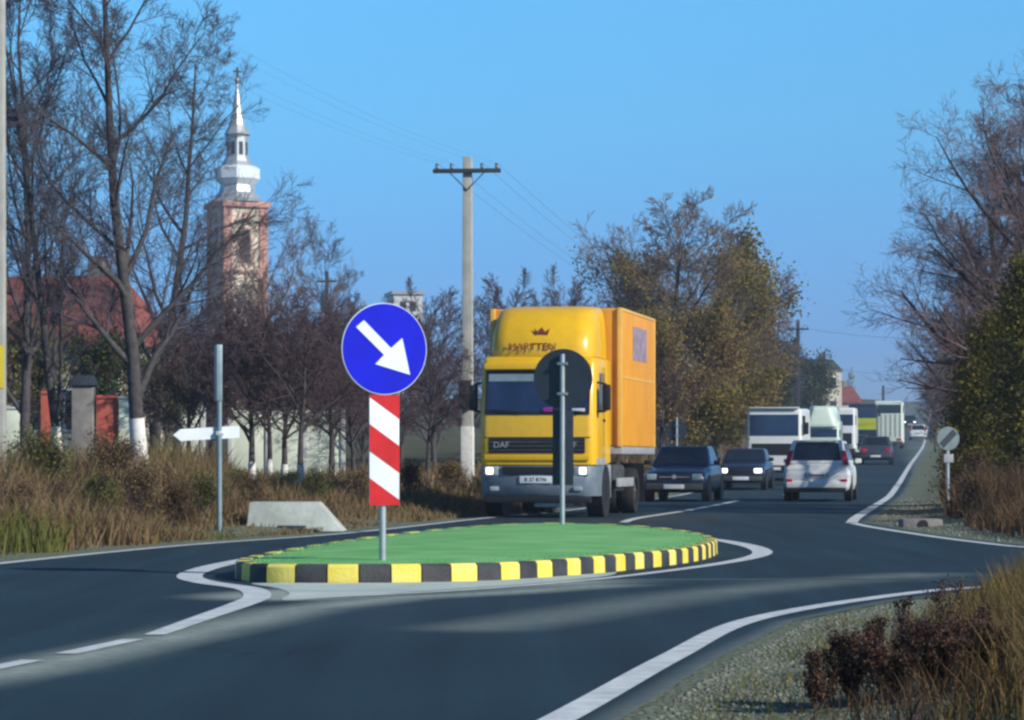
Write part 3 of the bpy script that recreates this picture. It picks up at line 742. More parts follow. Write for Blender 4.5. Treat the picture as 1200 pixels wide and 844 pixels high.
for i, (px, d, s) in enumerate([(215, 84, .62), (268, 86, .66), (320, 88, .62), (372, 86, .66), (425, 90, .62), (180, 88, .6)]):
    tree('thicket_tree', ('thicketB', 'thicket')[i % 2], ['low thicket tree behind the white direction board', 'low thicket tree under the church tower', 'low thicket tree behind the pale wall', 'low thicket tree right of the pale wall', 'low thicket tree below the blue sign disc', 'low thicket tree behind the tall limewashed trunk'][i], 'tree', px, d, s, i * 2.3, 'low thicket behind the garden wall')
for i, (px, d, s_) in enumerate([(196, 96, .80), (246, 98, .74), (296, 95, .80), (346, 97, .78), (396, 95, .78), (440, 98, .74)]):
    tree('thicket_tree', ('thicket', 'thicketB')[i % 2], ['brown thicket tree between the limewashed trunk and the direction board', 'brown thicket tree directly below the church tower base', 'brown thicket tree above the left end of the pale wall', 'brown thicket tree above the middle of the pale wall', 'brown thicket tree above the right end of the pale wall', 'brown thicket tree behind the left edge of the blue disc'][i], 'tree', px, d, s_, i * 1.9 + .5, 'low thicket behind the garden wall')
# behind the truck, right
leafy('autumn_tree', 'round', 'large autumn tree with bare top and ochre leaves right of the truck', 'tree', 788, 118, 1.2, ML['autumn'], 17000, .10, .05, .78, rz=.6, seed=3)
tree('bare_tree', 'spread', 'bare spreading tree directly above the rear of the truck box', 'tree', 728, 124, .98, 3.3)
tree('bare_tree', 'round', 'bare tree right of the large autumn tree top', 'tree', 842, 132, 1.05, 5.0)
leafy('autumn_tree', 'thicket', 'ochre tinted small tree at the right end of the tree belt', 'tree', 868, 138, 1.45, ML['ochre'], 12000, .13, .05, .98, rz=1.1, seed=6)
leafy('autumn_tree', 'thicket', 'olive tinted small tree between truck box and white van', 'tree', 818, 112, .95, ML['autumn'], 11000, .12, .02, .95, rz=2.1, seed=9)
leafy('autumn_tree', 'thicket', 'olive brown tree close behind the truck box edge', 'tree', 775, 104, .85, ML['autumn'], 9000, .11, .02, .95, rz=4.1, seed=10)
leafy('roadside_shrub', 'plum', 'dense leafy shrub above the dark blue car', 'shrub', 836, 106, 1.0, ML['autumn'], 8000, .11, .0, 1, rz=1.0, seed=12)
leafy('roadside_shrub', 'plumB', 'ochre shrub left of the white minibus', 'shrub', 862, 124, 1.15, ML['ochre'], 7000, .12, .0, 1, rz=2.0, seed=13)
leafy('roadside_shrub', 'plum', 'green brown shrub behind the white minibus', 'shrub', 892, 150, 1.3, ML['autumn'], 7000, .13, .0, 1, rz=2.6, seed=14)
leafy('green_tree', 'thicket', 'green tree beside the distant utility pole', 'tree', 918, 205, 1.05, ML['green'], 6000, .22, .05, 1, rz=.3, seed=15, jit=.35)
leafy('green_tree', 'thicket', 'small dark green tree in front of the pale distant house', 'tree', 950, 255, 1.05, ML['green'], 4000, .22, .0, 1, rz=2.3, seed=16, jit=.4)
# garden greenery left
leafy('garden_shrub', 'plum', 'dark green shrub below the red roof', 'shrub', 118, 74, .95, ML['green'], 3600, .13, .0, 1, seed=17)
leafy('garden_shrub', 'plumB', 'yellow green shrub beside the left edge pole', 'shrub', 28, 66, .85, ML['weedg'], 3200, .12, .0, 1, seed=18)
leafy('garden_shrub', 'plumB', 'dark green shrub right of the tall limewashed trunk', 'shrub', 195, 72, .72, ML['green'], 2200, .12, .0, 1, seed=19)

for k, (px, d, sc_, ml, lb) in enumerate([
    (20, 36, .22, 'weeds', 'low brown bush at the left frame edge near the kerb line'), (70, 37.5, .20, 'reed', 'low reddish brown bush second from the left frame edge'), (118, 38.5, .24, 'weedg', 'low olive bush below the grey gate pillar'),
    (165, 40, .25, 'weeds', 'low brown bush in front of the limewashed trunk'), (205, 41, .20, 'reed', 'low reddish bush left of the direction board post'), (240, 43, .22, 'weedg', 'low olive bush at the foot of the direction board post'),
    (300, 48.5, .20, 'weeds', 'low brown bush behind the culvert block'), (370, 52, .22, 'weedg', 'green tinted low bush behind the sloping culvert end'), (420, 55, .22, 'weeds', 'low brown bush left of the striped panel'),
    (480, 60, .24, 'reed', 'low reddish bush right of the striped panel'), (525, 64, .26, 'weeds', 'low brown bush at the foot of the concrete pole'), (50, 42, .34, 'weedg', 'taller olive bush below the left red gate'), (140, 46, .34, 'weeds', 'taller brown bush left of the limewashed trunk'),
    (280, 52, .17, 'weedg', 'olive bush below the garden wall left end'), (340, 56, .17, 'green', 'dark green bush below the middle of the garden wall')]):
    leafy('verge_bush', ['plum', 'plumB'][k % 2], lb, 'bush', px, d, sc_, ML[ml], 2600, .15, .0, 1, rz=k * 1.1, seed=300 + k, jit=.32, sz=sc_ * .85)
# right side
BR = grow(seed=77, H=9.5, r0=.30, kids=(17, 11, 9, 7), spread=.85, up=.12, lens=(.52, .52, .55, .62), trunk_frac=.85, clear=.25, lean=-.05, rmin=.006)
t_, c_, tips_ = tree_meshes('right_bare', BR); t_.materials.append(M['bark']); c_.materials.append(M['twigr']); PROTO['right'] = (t_, c_, tips_, BR[0])
tree('bare_tree', 'right', 'large bare tree reaching over the right verge, brown twigs', 'tree', 1195, 62, .95, 2.4)
tree('bare_tree', 'right', 'second bare tree with reddish brown twigs above the evergreens', 'tree', 1182, 70, .86, 5.2)
tree('bare_tree', 'right', 'bare reddish twigged tree mostly outside the right frame edge', 'tree', 1225, 60, .84, .8)
tree('bare_tree', 'spread', 'greyish bare tree behind the evergreen on the right verge', 'tree', 1138, 100, .80, 1.1)
tree('bare_tree', 'round', 'smaller greyish bare tree furthest along the right verge', 'tree', 1140, 150, .80, 3.0)
def evergreen(label, px, d, H, rad, seed, nb=150, per=170):
    X = at(px, d); rg = np.random.default_rng(seed)
    t = thing('evergreen_tree', label, 'tree', (X, d, float(GZ(X, d))), 0, 'evergreens on the right verge')
    MB().cyl((0, 0, -.1), (0, 0, H * .9), .14, .03, 10).build('trunk', M['bark'], t)
    g = {}; C = []
    for b in range(nb):
        q = (b + rg.uniform()) / nb; z = H * (.04 + .93 * q)
        L = rad * (1.05 - q) ** .6 * rg.uniform(.6, 1.15) + .12
        az = b * 2.399 + rg.uniform(-.3, .3); d_ = np.array([math.cos(az), math.sin(az)])
        s_ = np.linspace(0, 1, 5)
        P = np.c_[d_[0] * L * s_, d_[1] * L * s_, z + L * (.35 * s_ - .25 * s_ ** 2)]
        g.setdefault((5, 4), []).append((P.tolist(), (.03 * (1 - .85 * s_)).tolist()))
        tt = rg.uniform(.15, 1.05, per) ** .8
        c = np.c_[np.interp(tt, s_, P[:, 0]), np.interp(tt, s_, P[:, 1]), np.interp(tt, s_, P[:, 2])]
        c += rg.normal(0, 1, (per, 3)) * (.05 + .10 * tt)[:, None] * np.array([1, 1, .8]); C.append(c)
    V, f = tubes(g); link('limbs', npmesh('limbs', V, f), M['bark'], t)
    C = np.concatenate(C); n_ = len(C)
    rnd = np.clip(.42 + .25 * vnoise(C[:, 0] * 2, C[:, 1] + C[:, 2] * 2, 1.3, seed) + rg.normal(0, .2, n_), 0, 1)
    link('foliage', leaves('foliage', C, rg.uniform(.035, .10, n_), rnd, seed), ML['olive'], t)
evergreen('dark olive evergreen nearest the gravel corner on the right', 1162, 59, 3.9, 1.0, 101)
evergreen('tall dark olive evergreen cut by the right frame edge', 1206, 56, 4.9, 1.15, 102)
evergreen('narrow dark evergreen behind the round striped sign', 1142, 66, 3.6, .75, 103, nb=110)
evergreen('tall evergreen half hidden behind the right bare tree', 1188, 65, 4.8, 1.1, 104)

# far woods along the rising road
rf = random.Random(4)
for k in range(16):
    d = 300 + k * 22; side = k % 2
    X = (float(XR(d)) + rf.uniform(4, 12)) if not side else (float(XL(d)) - rf.uniform(8, 22))
    px = 600 + X * F / d
    tree('distant_tree', ['round', 'spread', 'thicket'][k % 3], 'distant bare tree beside the far rising road', 'tree', px, d, (.5 if not side else .45) * rf.uniform(.8, 1.2) * (1.4 if k % 3 == 2 else 1), rf.uniform(0, 6), 'distant trees along the far road')
for k, (px, d, s) in enumerate([(1096, 230, .62), (1108, 205, .66), (1122, 185, .7), (1106, 270, .85), (1128, 150, .62), (1098, 330, .9)]):
    tree('distant_tree', ['thicket', 'round'][k % 2], 'bare bush in the dark row right of the far cars', 'tree', px, d, s, k, 'dark bushes right of the far cars')

# ------------------------------------------------------------------ dock plants near right
def dock(px, d, H, seed, label, nst=3):
    X = at(px, d); rg = np.random.default_rng(seed)
    t = thing('dock_plant', label, 'plant', (X, d, float(GZ(X, d)) - .02), 0, 'dark dried dock plants on the near bank')
    g = {}; C = []
    for k in range(nst):
        az = rg.uniform(0, 2 * PI); ln = rg.uniform(.1, .65); h = H * rg.uniform(.65, 1.0)
        s_ = np.linspace(0, 1, 5)
        P = np.c_[np.cos(az) * ln * h * s_, np.sin(az) * ln * h * s_, h * s_]
        g.setdefault((5, 4), []).append((P.tolist(), (.006 * (1 - .7 * s_)).tolist()))
        for b in range(11):
            t0 = rg.uniform(.25, .9); p0 = np.array([np.interp(t0, s_, P[:, j]) for j in range(3)])
            a2 = rg.uniform(0, 2 * PI); L = h * rg.uniform(.14, .36) * (1.1 - t0 * .6)
            Q = p0 + np.outer(s_, np.array([np.cos(a2) * L * .75, np.sin(a2) * L * .75, L * .85]))
            g.setdefault((5, 3), []).append((Q.tolist(), (.003 * (1 - .6 * s_)).tolist()))
            m = 40; tt = rg.uniform(.1, 1, m)
            c = np.c_[np.interp(tt, s_, Q[:, 0]), np.interp(tt, s_, Q[:, 1]), np.interp(tt, s_, Q[:, 2])] + rg.normal(0, .012, (m, 3)); C.append(c)
        m = 90; tt = rg.uniform(.3, 1, m)
        C.append(np.c_[np.interp(tt, s_, P[:, 0]), np.interp(tt, s_, P[:, 1]), np.interp(tt, s_, P[:, 2])] + rg.normal(0, .012, (m, 3)))
    V, f = tubes(g); link('stems', npmesh('stems', V, f), M['twigp'], t)
    C = np.concatenate(C)
    link('seed_heads', leaves('seed_heads', C, rg.uniform(.008, .020, len(C)), rg.uniform(0, 1, len(C)), seed), ML['dock'], t)
for k, (px, d, H, ns, lb) in enumerate([
    (1080, 14.4, .50, 5, 'tallest dark dock plant standing up beside the straw grass'),
    (958, 12.5, .30, 6, 'small dark dock plant furthest left on the near bank'),
    (1000, 12.7, .36, 7, 'dark dock plant leaning in the gravel, second from left'),
    (1045, 12.5, .34, 9, 'bushy dark dock plant below the tallest one'),
    (1100, 12.6, .36, 9, 'bushy reddish dock plant in the bottom right corner'),
    (1130, 13.6, .36, 7, 'dark dock plant wedged in the straw right of the tallest'),
    (1020, 15.4, .26, 3, 'short dark dock plant near the white edge line'),
    (1165, 12.6, .34, 7, 'dark dock plant nearest the right frame corner')]):
    dock(px, d, H, 200 + k, lb, ns)
# reddish brown bush at the gravel tip
leafy('verge_shrub', 'plum', 'reddish brown shrub at the gravel corner of the side road', 'shrub', 1140, 47, .18, ML['reed'], 1500, .22, .0, 1, seed=55, jit=.35)
leafy('verge_shrub', 'plumB', 'reddish brown shrub at the foot of the evergreens', 'shrub', 1150, 50, .24, ML['reed'], 1500, .22, .0, 1, seed=56, jit=.35)

# ------------------------------------------------------------------ signs
def keep_right_sign():
    d = 26.55; X = at(450, d); z0 = KH + .02
    sx = F / d
    t = thing('keep_right_sign', 'blue round sign with white arrow above a red and white panel', 'traffic sign', (X, d, 0), R(25))
    MB().cyl((0, 0.035, z0 - .1), (0, .035, 2.42), .032, n=14).build('post', M['galv'], t)
    zc = zat(409, d); r = .42
    MB().cyl((0, .0, zc), (0, -.012, zc), r, n=64).build('disc', M['signwhite'], t)
    MB().cyl((0, -.0125, zc), (0, -.016, zc), r - .007, n=64).build('blue_face', M['signblue'], t)
    k = 1 / (sx * math.cos(R(25)))
    P = [(416, 384), (425, 376), (456, 408), (469, 396), (478, 439), (438, 427), (448, 416)]
    pts = [((u - 449) * k, -.018, zc - (v - 409) / sx) for u, v in P]
    MB().prism(pts, (0, -.004, 0)).build('arrow', M['signwhite'], t, smooth=False)
    zt, zb = zat(463, d), zat(592, d); wv = .148
    # striped panel: white board and red slanting bands
    mb = MB(); mb.box(-wv, wv, -.012, 0.0, zb, zt, 0.012, 2); mb.build('panel', M['signwhite'], t)
    mb = MB(); hgt = zt - zb; st = hgt * .245; sl = hgt * .20
    for kx in range(-1, 4):
        c = zt - .264 * hgt - kx * 2 * st
        # band from upper left to lower right
        poly = [(-wv, c), (wv, c - sl), (wv, c - sl - st), (-wv, c - st)]
        def clip(poly, lim, up):
            out = []
            for a, b2 in zip(poly, poly[1:] + poly[:1]):
                ia = (a[1] <= lim) if up else (a[1] >= lim); ib = (b2[1] <= lim) if up else (b2[1] >= lim)
                if ia: out.append(a)
                if ia != ib:
                    f = (lim - a[1]) / (b2[1] - a[1]); out.append((a[0] + f * (b2[0] - a[0]), lim))
            return out
        poly = clip(clip(poly, zt, True), zb, False) if poly else poly
        if len(poly) >= 3: mb.prism([(q[0], -.0135, q[1]) for q in poly], (0, -.002, 0))
    mb.build('red_stripes', M['signred'], t, smooth=False)
    for zz in (zc + .2, zc - .2, zt - .15, zb + .15): MB().box(-.06, .06, .002, .07, zz - .02, zz + .02, .004).build('clamp', M['galvb'], t)
keep_right_sign()

def sign_back(px, d, zbase, ytop, yc, rad, panel, label, rz):
    t = thing('sign_seen_from_behind', label, 'traffic sign', (at(px, d), d, 0), rz)
    MB().cyl((0, 0, zbase - .1), (0, 0, zat(ytop, d)), .035, n=14).build('post', M['galv'], t)
    zc = zat(yc, d)
    MB().cyl((0, .045, zc), (0, .055, zc), rad, n=48).build('disc', M['signback'], t)
    mb = MB(); mb.cyl((0, .055, zc), (0, .057, zc), rad - .01, n=48); mb.build('blue_face', M['signblue'], t)
    if panel:
        MB().box(-.15, .15, .045, .055, zc - rad - 1.08, zc - rad - .02, .004).build('panel', M['signback'], t)
    for zz in (zc + rad * .5, zc - rad * .5): MB().box(-.07, .07, -.04, .044, zz - .02, zz + .02, .004).build('clamp', M['galvb'], t)
sign_back(659, 41.0, KH, 415, 444, .425, True, 'dark back of a round sign and panel on a pale post at the island tip', R(-12))
sign_back(793, 96.0, 0.0, 489, 505, .34, False, 'small dark round sign back on a post behind the dark blue car', R(-8))

t = thing('direction_board', 'grey post with a white pointed direction board aimed left', 'direction sign', (at(257, 41.5), 41.5, float(GZ(at(257, 41.5), 41.5))), R(18))
zb = float(GZ(at(257, 41.5), 41.5)); k = 41.5 / F
MB().cyl((0, 0, -.2), (0, 0, zat(406, 41.5) - zb), .038, n=14).build('post', M['galvb'], t)
mb = MB(); P = [(203, 510), (212, 503), (282, 499), (282, 513), (212, 517)]
mb.prism([((u - 257) * k, .045, zat(v, 41.5) - zb) for u, v in P], (0, .03, 0)); mb.build('board', M['signwhite'], t, smooth=False)
mb = MB(); mb.hexa([(-.05, -.05, zat(470, 41.5) - zb), (.035, -.05, zat(470, 41.5) - zb), (.075, .30, zat(470, 41.5) - zb), (-.01, .30, zat(470, 41.5) - zb),
                    (-.05, -.05, zat(404, 41.5) - zb), (.035, -.05, zat(404, 41.5) - zb), (.075, .30, zat(404, 41.5) - zb), (-.01, .30, zat(404, 41.5) - zb)], .01)
mb.build('edge_on_plate', M['galvb'], t)
mb = MB(); mb.box(-.055, .055, -.042, .05, zat(508, 41.5) - zb - .03, zat(508, 41.5) - zb + .03, .006); mb.build('clamp', M['galv'], t)

d = 52.0; X = at(1111, d); zg = float(GZ(X, d))
t = thing('end_of_limits_sign', 'pale round sign with a dark slanting band on the right verge', 'traffic sign', (X, d, zg), R(12))
MB().cyl((0, .03, -.2), (0, .03, zat(500, d) - zg), .035, n=12).build('post', M['galv'], t)
zc = zat(514, d) - zg
MB().cyl((0, 0, zc), (0, -.012, zc), .21, n=40).build('disc', mat('weathered_sign', (0.17, 0.23, 0.24), 0.6, var=.15), t)
MB().prism([(x_, -.0135, zc + z_) for x_, z_ in [(-.17, -.085), (-.085, -.17), (.17, .085), (.085, .17)]], (0, -.003, 0)).build('slanting_band', M['signback'], t, smooth=False)
MB().box(-.08, .10, -.012, 0, zc - .43, zc - .28, .006).build('sub_plate', M['palegrey'], t)

# ------------------------------------------------------------------ culvert, poles
d = 44.0; X0, X1 = at(288, d), at(405, d); xg = (X0 + X1) / 2; zg = float(ZR(d))
t = thing('culvert_headwall', 'pale concrete culvert block with a sloping end on the left verge', 'culvert', (xg, d, zg))
hw = (X1 - X0) / 2
mb = MB(); mb.hexa([(-hw, -.05, -.1), (hw + .05, -.05, -.1), (hw + .05, .9, -.1), (-hw, .9, -.1), (-hw + .05, .05, .43), (hw - .42, .05, .43), (hw - .42, .85, .43), (-hw + .05, .85, .43)], .02)
mb.build('block', M['conc2'], t)
MB().box(-hw + .5, hw - .6, -.085, .05, -.08, .08, .01).build('drain_slot', M['signback'], t)

MB_ = MB(); xg, d = at(1066, 46.5), 46.5
t = thing('culvert_headwall', 'small dark drain opening in the gravel corner of the side road', 'culvert', (xg + .2, d, float(GZ(xg + .2, d))))
MB().box(-.32, .32, -.1, .5, -.12, .13, .03).build('block', M['greystone'], t)
MB().cyl((0, -.115, .035), (0, .3, .035), .085, n=18).build('opening', M['black'], t)

def concrete_pole(name, label, px, d, ytop, r0, r1, arm, rz=0.0, box=None, white=None, mt='concrete', zadd=0.0):
    X = at(px, d); zg = float(GZ(X, d)); H = zat(ytop, d) - zg
    t = thing(name, label, 'utility pole', (X, d, zg), rz, 'utility poles along the left verge')
    MB().hexa([(-r0, -r0, -.3), (r0, -r0, -.3), (r0, r0, -.3), (-r0, r0, -.3), (-r1, -r1, H), (r1, -r1, H), (r1, r1, H), (-r1, r1, H)], .025).build('shaft', M[mt], t)
    if arm:
        za, half = arm; za -= zg
        MB().box(-half, half, -r1 - .10, -r1 - .003, za - .055, za + .055, .01).build('crossarm', M['darkwood'], t)
        mb = MB()
        for q in (-.88, -.45, .45, .88): mb.lathe([(.03, za + .055), (.055, za + .09), (.035, za + .13), (.055, za + .17), (.02, za + .2)], 10, (q * half, -r1 - .05))
        mb.build('insulators', M['galvb'], t)
        mb = MB()
        for sgn in (-1, 1): mb.cyl((sgn * half * .5, -r1 - .04, za - .05), (0, -r1 - .02, za - .5), .015, n=6)
        mb.build('braces', M['darkwood'], t)
    if box:
        MB().box(-.20, .12, -r0 - .16, -r0 - .004, box[0] - zg, box[1] - zg, .02).build('cable_box', M['black'], t)
    if white:
        MB().box(-r0 - .006, r0 + .006, -r0 - .006, r0 + .006, 0, white - zg, .01).build('limewash_band', M['limewash'], t)
    return t, Vector((X, d, zg + H))
P1, w1 = concrete_pole('utility_pole', 'tall concrete utility pole with a dark crossarm left of the truck', 548, 75, 184, .15, .115, (zat(201, 75), .88), R(-6), box=(zat(480, 75), zat(446, 75)), white=zat(500, 75))
P2, w2 = concrete_pole('utility_pole', 'distant utility pole with crossarm above the green tree', 935, 200, 375, .17, .12, (zat(386, 200), .75), R(-8), mt='darkwood')
P0, w0 = concrete_pole('utility_pole', 'pale concrete pole cut off by the left frame edge', -4, 46, -260, .14, .12, None)
MB().box(-.145, .145, -.147, -.1405, zat(455, 46) - w0.z + (w0.z - float(GZ(at(-4, 46), 46))), zat(405, 46) - float(GZ(at(-4, 46), 46)), 0).build('yellow_mark', M['limey'], P0, smooth=False)
P3, w3 = concrete_pole('utility_pole', 'small dark distant utility pole right of the church tower', 383, 160, 318, .12, .1, (zat(330, 160), .55), mt='darkwood')
P4, w4 = concrete_pole('utility_pole', 'small far pole rising behind the pale coach', 1035, 300, 452, .14, .11, None, mt='darkwood')

def wire(label, a, b, sag, r=.010, group='overhead wires'):
    a, b = Vector(a), Vector(b); ts = np.linspace(0, 1, 24)
    P = [a.lerp(b, t) - Vector((0, 0, sag * 4 * t * (1 - t))) for t in ts]
    V, f = tubes({(24, 5): [([tuple(p) for p in P], [r] * 24)]})
    tag(link('overhead_wire', npmesh('overhead_wire', V, f, smooth=True), M['wire']), label, 'wire', group)
za1, za2 = zat(201, 75) + .2, zat(386, 200) + .2
for q in (-.78, -.4, .4, .78):
    wire('overhead wire running from the concrete pole to the far pole', (w1.x + q, 74.85, za1), (w2.x + q * .85, 199.85, za2), 2.2, .0035, 'wires between the two crossarm poles')
    wire('overhead wire running left from the concrete pole crossarm', (w1.x + q, 74.85, za1), (w0.x - 3 + q, 46, zat(-240, 46)), .7, .0018, 'wires left of the concrete pole')
wire('faint overhead wire crossing the sky above the queue', (w2.x, 199.8, zat(384, 200)), (at(1140, 160), 160, zat(398, 160)), .25, .009)
wire('lower faint wire crossing the sky above the queue carrying a lamp', (w2.x, 199.8, zat(420, 200)), (at(1180, 160), 160, zat(425, 160)), .9, .007)
t = thing('guard_rail', 'pale guard rail along the right of the far rising road', 'guard rail', (float(XR(290)) + 1, 290, float(ZR(290))))
ys_ = np.arange(290, 520, 4.0); secs = []
for q in ys_:
    xx, zz = float(XR(q)) + 1 - t.location.x, float(ZR(q)) - t.location.z
    secs.append([(xx - .03, q - 290, zz + .5), (xx + .03, q - 290, zz + .5), (xx + .03, q - 290, zz + .85), (xx - .03, q - 290, zz + .85)])
MB().loft(secs).build('rail', M['palegrey'], t)
for q in ys_[::3]:
    xx, zz = float(XR(q)) + 1.1 - t.location.x, float(ZR(q)) - t.location.z
    MB().box(xx - .05, xx + .05, q - 290 - .05, q - 290 + .05, zz - .2, zz + .8).build('rail_post', M['galv'], t)
# lamp hung over the road
d = 185; X = at(998, d)
t = thing('hanging_lamp', 'small dark street lamp hanging in the sky over the queue', 'street lamp', (X, d, zat(440, d)))
MB().box(-.2, .2, -.15, .15, -.18, .2, .05).build('housing', M['galvb'], t)
MB().cyl((0, 0, .2), (0, 0, .55), .02, n=8).build('hanger', M['wire'], t)
MB().lathe([(.10, -.26), (.16, -.2), (.16, -.175)], 12).build('lens', M['palegrey'], t)

# ------------------------------------------------------------------ air
hm = bpy.data.materials.new('haze'); hm.use_nodes = True; hn = hm.node_tree
hn.nodes.remove(hn.nodes['Principled BSDF'])
pv = hn.nodes.new('ShaderNodeVolumePrincipled'); pv.inputs['Color'].default_value = (0.72, 0.84, 1.0, 1); pv.inputs['Density'].default_value = 0.00055; pv.inputs['Anisotropy'].default_value = 0.2
hn.links.new(pv.outputs[0], hn.nodes['Material Output'].inputs['Volume'])
tag(MB().box(-3100, 3100, -100, 4100, -1.2, 52).build('haze', hm, smooth=False), 'faint blue haze over the whole scene', None, kind='stuff')

# ------------------------------------------------------------------ buildings
def gable_house(name, label, px, d, wx, dy, eave, ridge, rz, wm, rmn, group=None, hip=0.0, wins=(), axis='x', over=.35):
    X = at(px, d); zg = float(GZ(X, d))
    t = thing(name, label, 'house', (X, d, zg), rz, group)
    a, b2 = wx / 2, dy / 2
    MB().box(-a, a, -b2, b2, -.5, eave).build('walls', M[wm], t)
    h = hip * a; A, B_ = a + over, b2 + over; e2 = eave - .1
    mb = MB(); bm = mb.bm
    v = [bm.verts.new(p) for p in [(-A, -B_, e2), (A, -B_, e2), (A, B_, e2), (-A, B_, e2), (-A + h, 0, ridge), (A - h, 0, ridge)]]
    for q in [(0, 1, 5, 4), (1, 2, 5), (2, 3, 4, 5), (3, 0, 4), (3, 2, 1, 0)]: bm.faces.new([v[i] for i in q])
    rf_ = mb.build('roof', M[rmn], t, smooth=False)
    MB().box(a * .3, a * .3 + .5, -.1, .4, ridge - .8, ridge + .6).build('chimney', M['greystone'], rf_)
    for (x0, x1, z0, z1) in wins:
        f = MB().box(x0 - .07, x1 + .07, -b2 - .05, -b2 - .002, z0 - .07, z1 + .07, .01).build('window', M['wallw'], t)
        MB().box(x0, x1, -b2 - .065, -b2 - .0505, z0, z1).build('pane', M['window'], f)
    return t
gable_house('red_roofed_house', 'house under a dull red hipped tile roof behind the tall bare trees', 76, 92, 5.4, 5.0, 4.1, 6.3, R(-14), 'wallc', 'roof', hip=.42, wins=[(-1.9, -1.1, 1.4, 2.6), (-.4, .4, 1.4, 2.6), (1.1, 1.9, 1.4, 2.6)])
d = 75
for (p0, p1, yt, lb) in [(270, 402, 481, 'pale green garden wall of concrete panels behind the plum trees'), (215, 238, 478, 'short pale wall stub left of the white direction board')]:
    x0, x1 = at(p0, d), at(p1, d); zg = float(GZ((x0 + x1) / 2, d))
    t = thing('garden_wall', lb, 'wall', ((x0 + x1) / 2, d, zg))
    L = x1 - x0; nb = max(1, round(L / .95)); zt = zat(yt, d) - zg
    for q in range(nb): MB().box(-L / 2 + L * q / nb + .06, -L / 2 + L * (q + 1) / nb - .06, -.04, .04, -.1, zt, .01).build('panel', M['wallg'], t)
    for q in range(nb + 1): MB().box(-L / 2 + L * q / nb - .058, -L / 2 + L * q / nb + .058, -.08, .08, -.1, zt + .06, .01).build('pier', M['wallw'], t)
d = 63.0
for (p0, p1, y0, y1, lb) in [(48, 66, 458, 500, 'narrow red sheet metal gate leaf left of the grey pillar'), (113, 138, 463, 505, 'wider red sheet metal gate leaf right of the grey pillar')]:
    x0, x1 = at(p0, d), at(p1, d); xm = (x0 + x1) / 2; zg = float(GZ(xm, d)); hwid = (x1 - x0) / 2
    t = thing('red_gate', lb, 'gate', (xm, d, zg), R(8))
    MB().box(-hwid, hwid, -.015, .015, .1, zat(y0, d) - zg, .004).build('sheet', M['redgate'], t)
    for zz in (.15, (zat(y0, d) - zg) * .55, zat(y0, d) - zg - .05): MB().box(-hwid, hwid, -.045, -.0155, zz - .025, zz + .025, .004).build('rail', M['redgate'], t)
X = at(98, d); zg = float(GZ(X, d))
t = thing('gate_pillar', 'broad grey stone gate pillar with a dark cap between red gates', 'pillar', (X, d, zg))
MB().box(-.23, .23, -.22, .22, -.1, zat(452, d) - zg, .02).build('shaft', M['greystone'], t)
MB().hexa([(-.3, -.29, zat(452, d) - zg), (.3, -.29, zat(452, d) - zg), (.3, .29, zat(452, d) - zg), (-.3, .29, zat(452, d) - zg), (-.2, -.2, zat(440, d) - zg), (.2, -.2, zat(440, d) - zg), (.2, .2, zat(440, d) - zg), (-.2, .2, zat(440, d) - zg)], .01).build('cap', M['signback'], t)
for (p0, p1, yt, lb) in [(140, 152, 468, 'small pale gate post right of the wider red gate'), (8, 30, 480, 'pale low wall stub beside the left edge pole')]:
    x0, x1 = at(p0, d), at(p1, d); zg = float(GZ(x0, d))
    t = thing('pale_post', lb, 'post', ((x0 + x1) / 2, d, zg)); hh = zat(yt, d) - zg; hwid = (x1 - x0) / 2
    MB().box(-hwid, hwid, -.1, .1, -.1, hh, .02).build('shaft', M['wallg'], t)
    MB().box(-hwid - .03, hwid + .03, -.13, .13, hh + .003, hh + .06, .015).build('cap', M['wallw'], t)
# fence boards behind the plum trees
# flats behind the arrow sign
X = at(474, 420); zg = float(ZR(420))
t = thing('apartment_block', 'distant pale apartment block peeping over the arrow sign', 'building', (X, 420, zg), R(10))
ztop = zat(347, 420) - zg
MB().box(-2.1, 2.1, -4, 4, -1, ztop).build('walls', M['wallw'], t)
MB().box(-2.4, 2.4, -4.3, 4.3, ztop + .01, ztop + .5).build('parapet', M['palegrey'], t)
for fl in range(6):
    for q in (-1.2, .2):
        f = MB().box(q, q + .9, -4.06, -4.003, ztop - 2.4 - fl * 2.8, ztop - 1.0 - fl * 2.8).build('window', M['window'], t)
gable_house('pale_house', 'distant pale house with dark windows beside the green trees', 956, 300, 3.4, 6, zat(438, 300) - 3.4, zat(424, 300) - 3.4, R(15), 'wallc', 'chassis', wins=[(-1.1, -.4, 2.2, 3.3), (.4, 1.1, 2.2, 3.3), (-1.1, -.4, 4.6, 5.7), (.4, 1.1, 4.6, 5.7)], over=.15)
gable_house('red_roofed_house', 'distant low house with a dull red roof above the white vans', 982, 320, 3.6, 6, zat(474, 320) - 3.9, zat(455, 320) - 3.9, R(5), 'wallc', 'roof', hip=.3)

# church
d = 279.0; X = at(278, d); zg = float(ZR(d)); k = d / F
Zc = lambda py: zat(py, d) - zg
t = thing('church_tower', 'church tower of pink and cream walls with a slender grey spire', 'church', (X, d, zg), R(27))
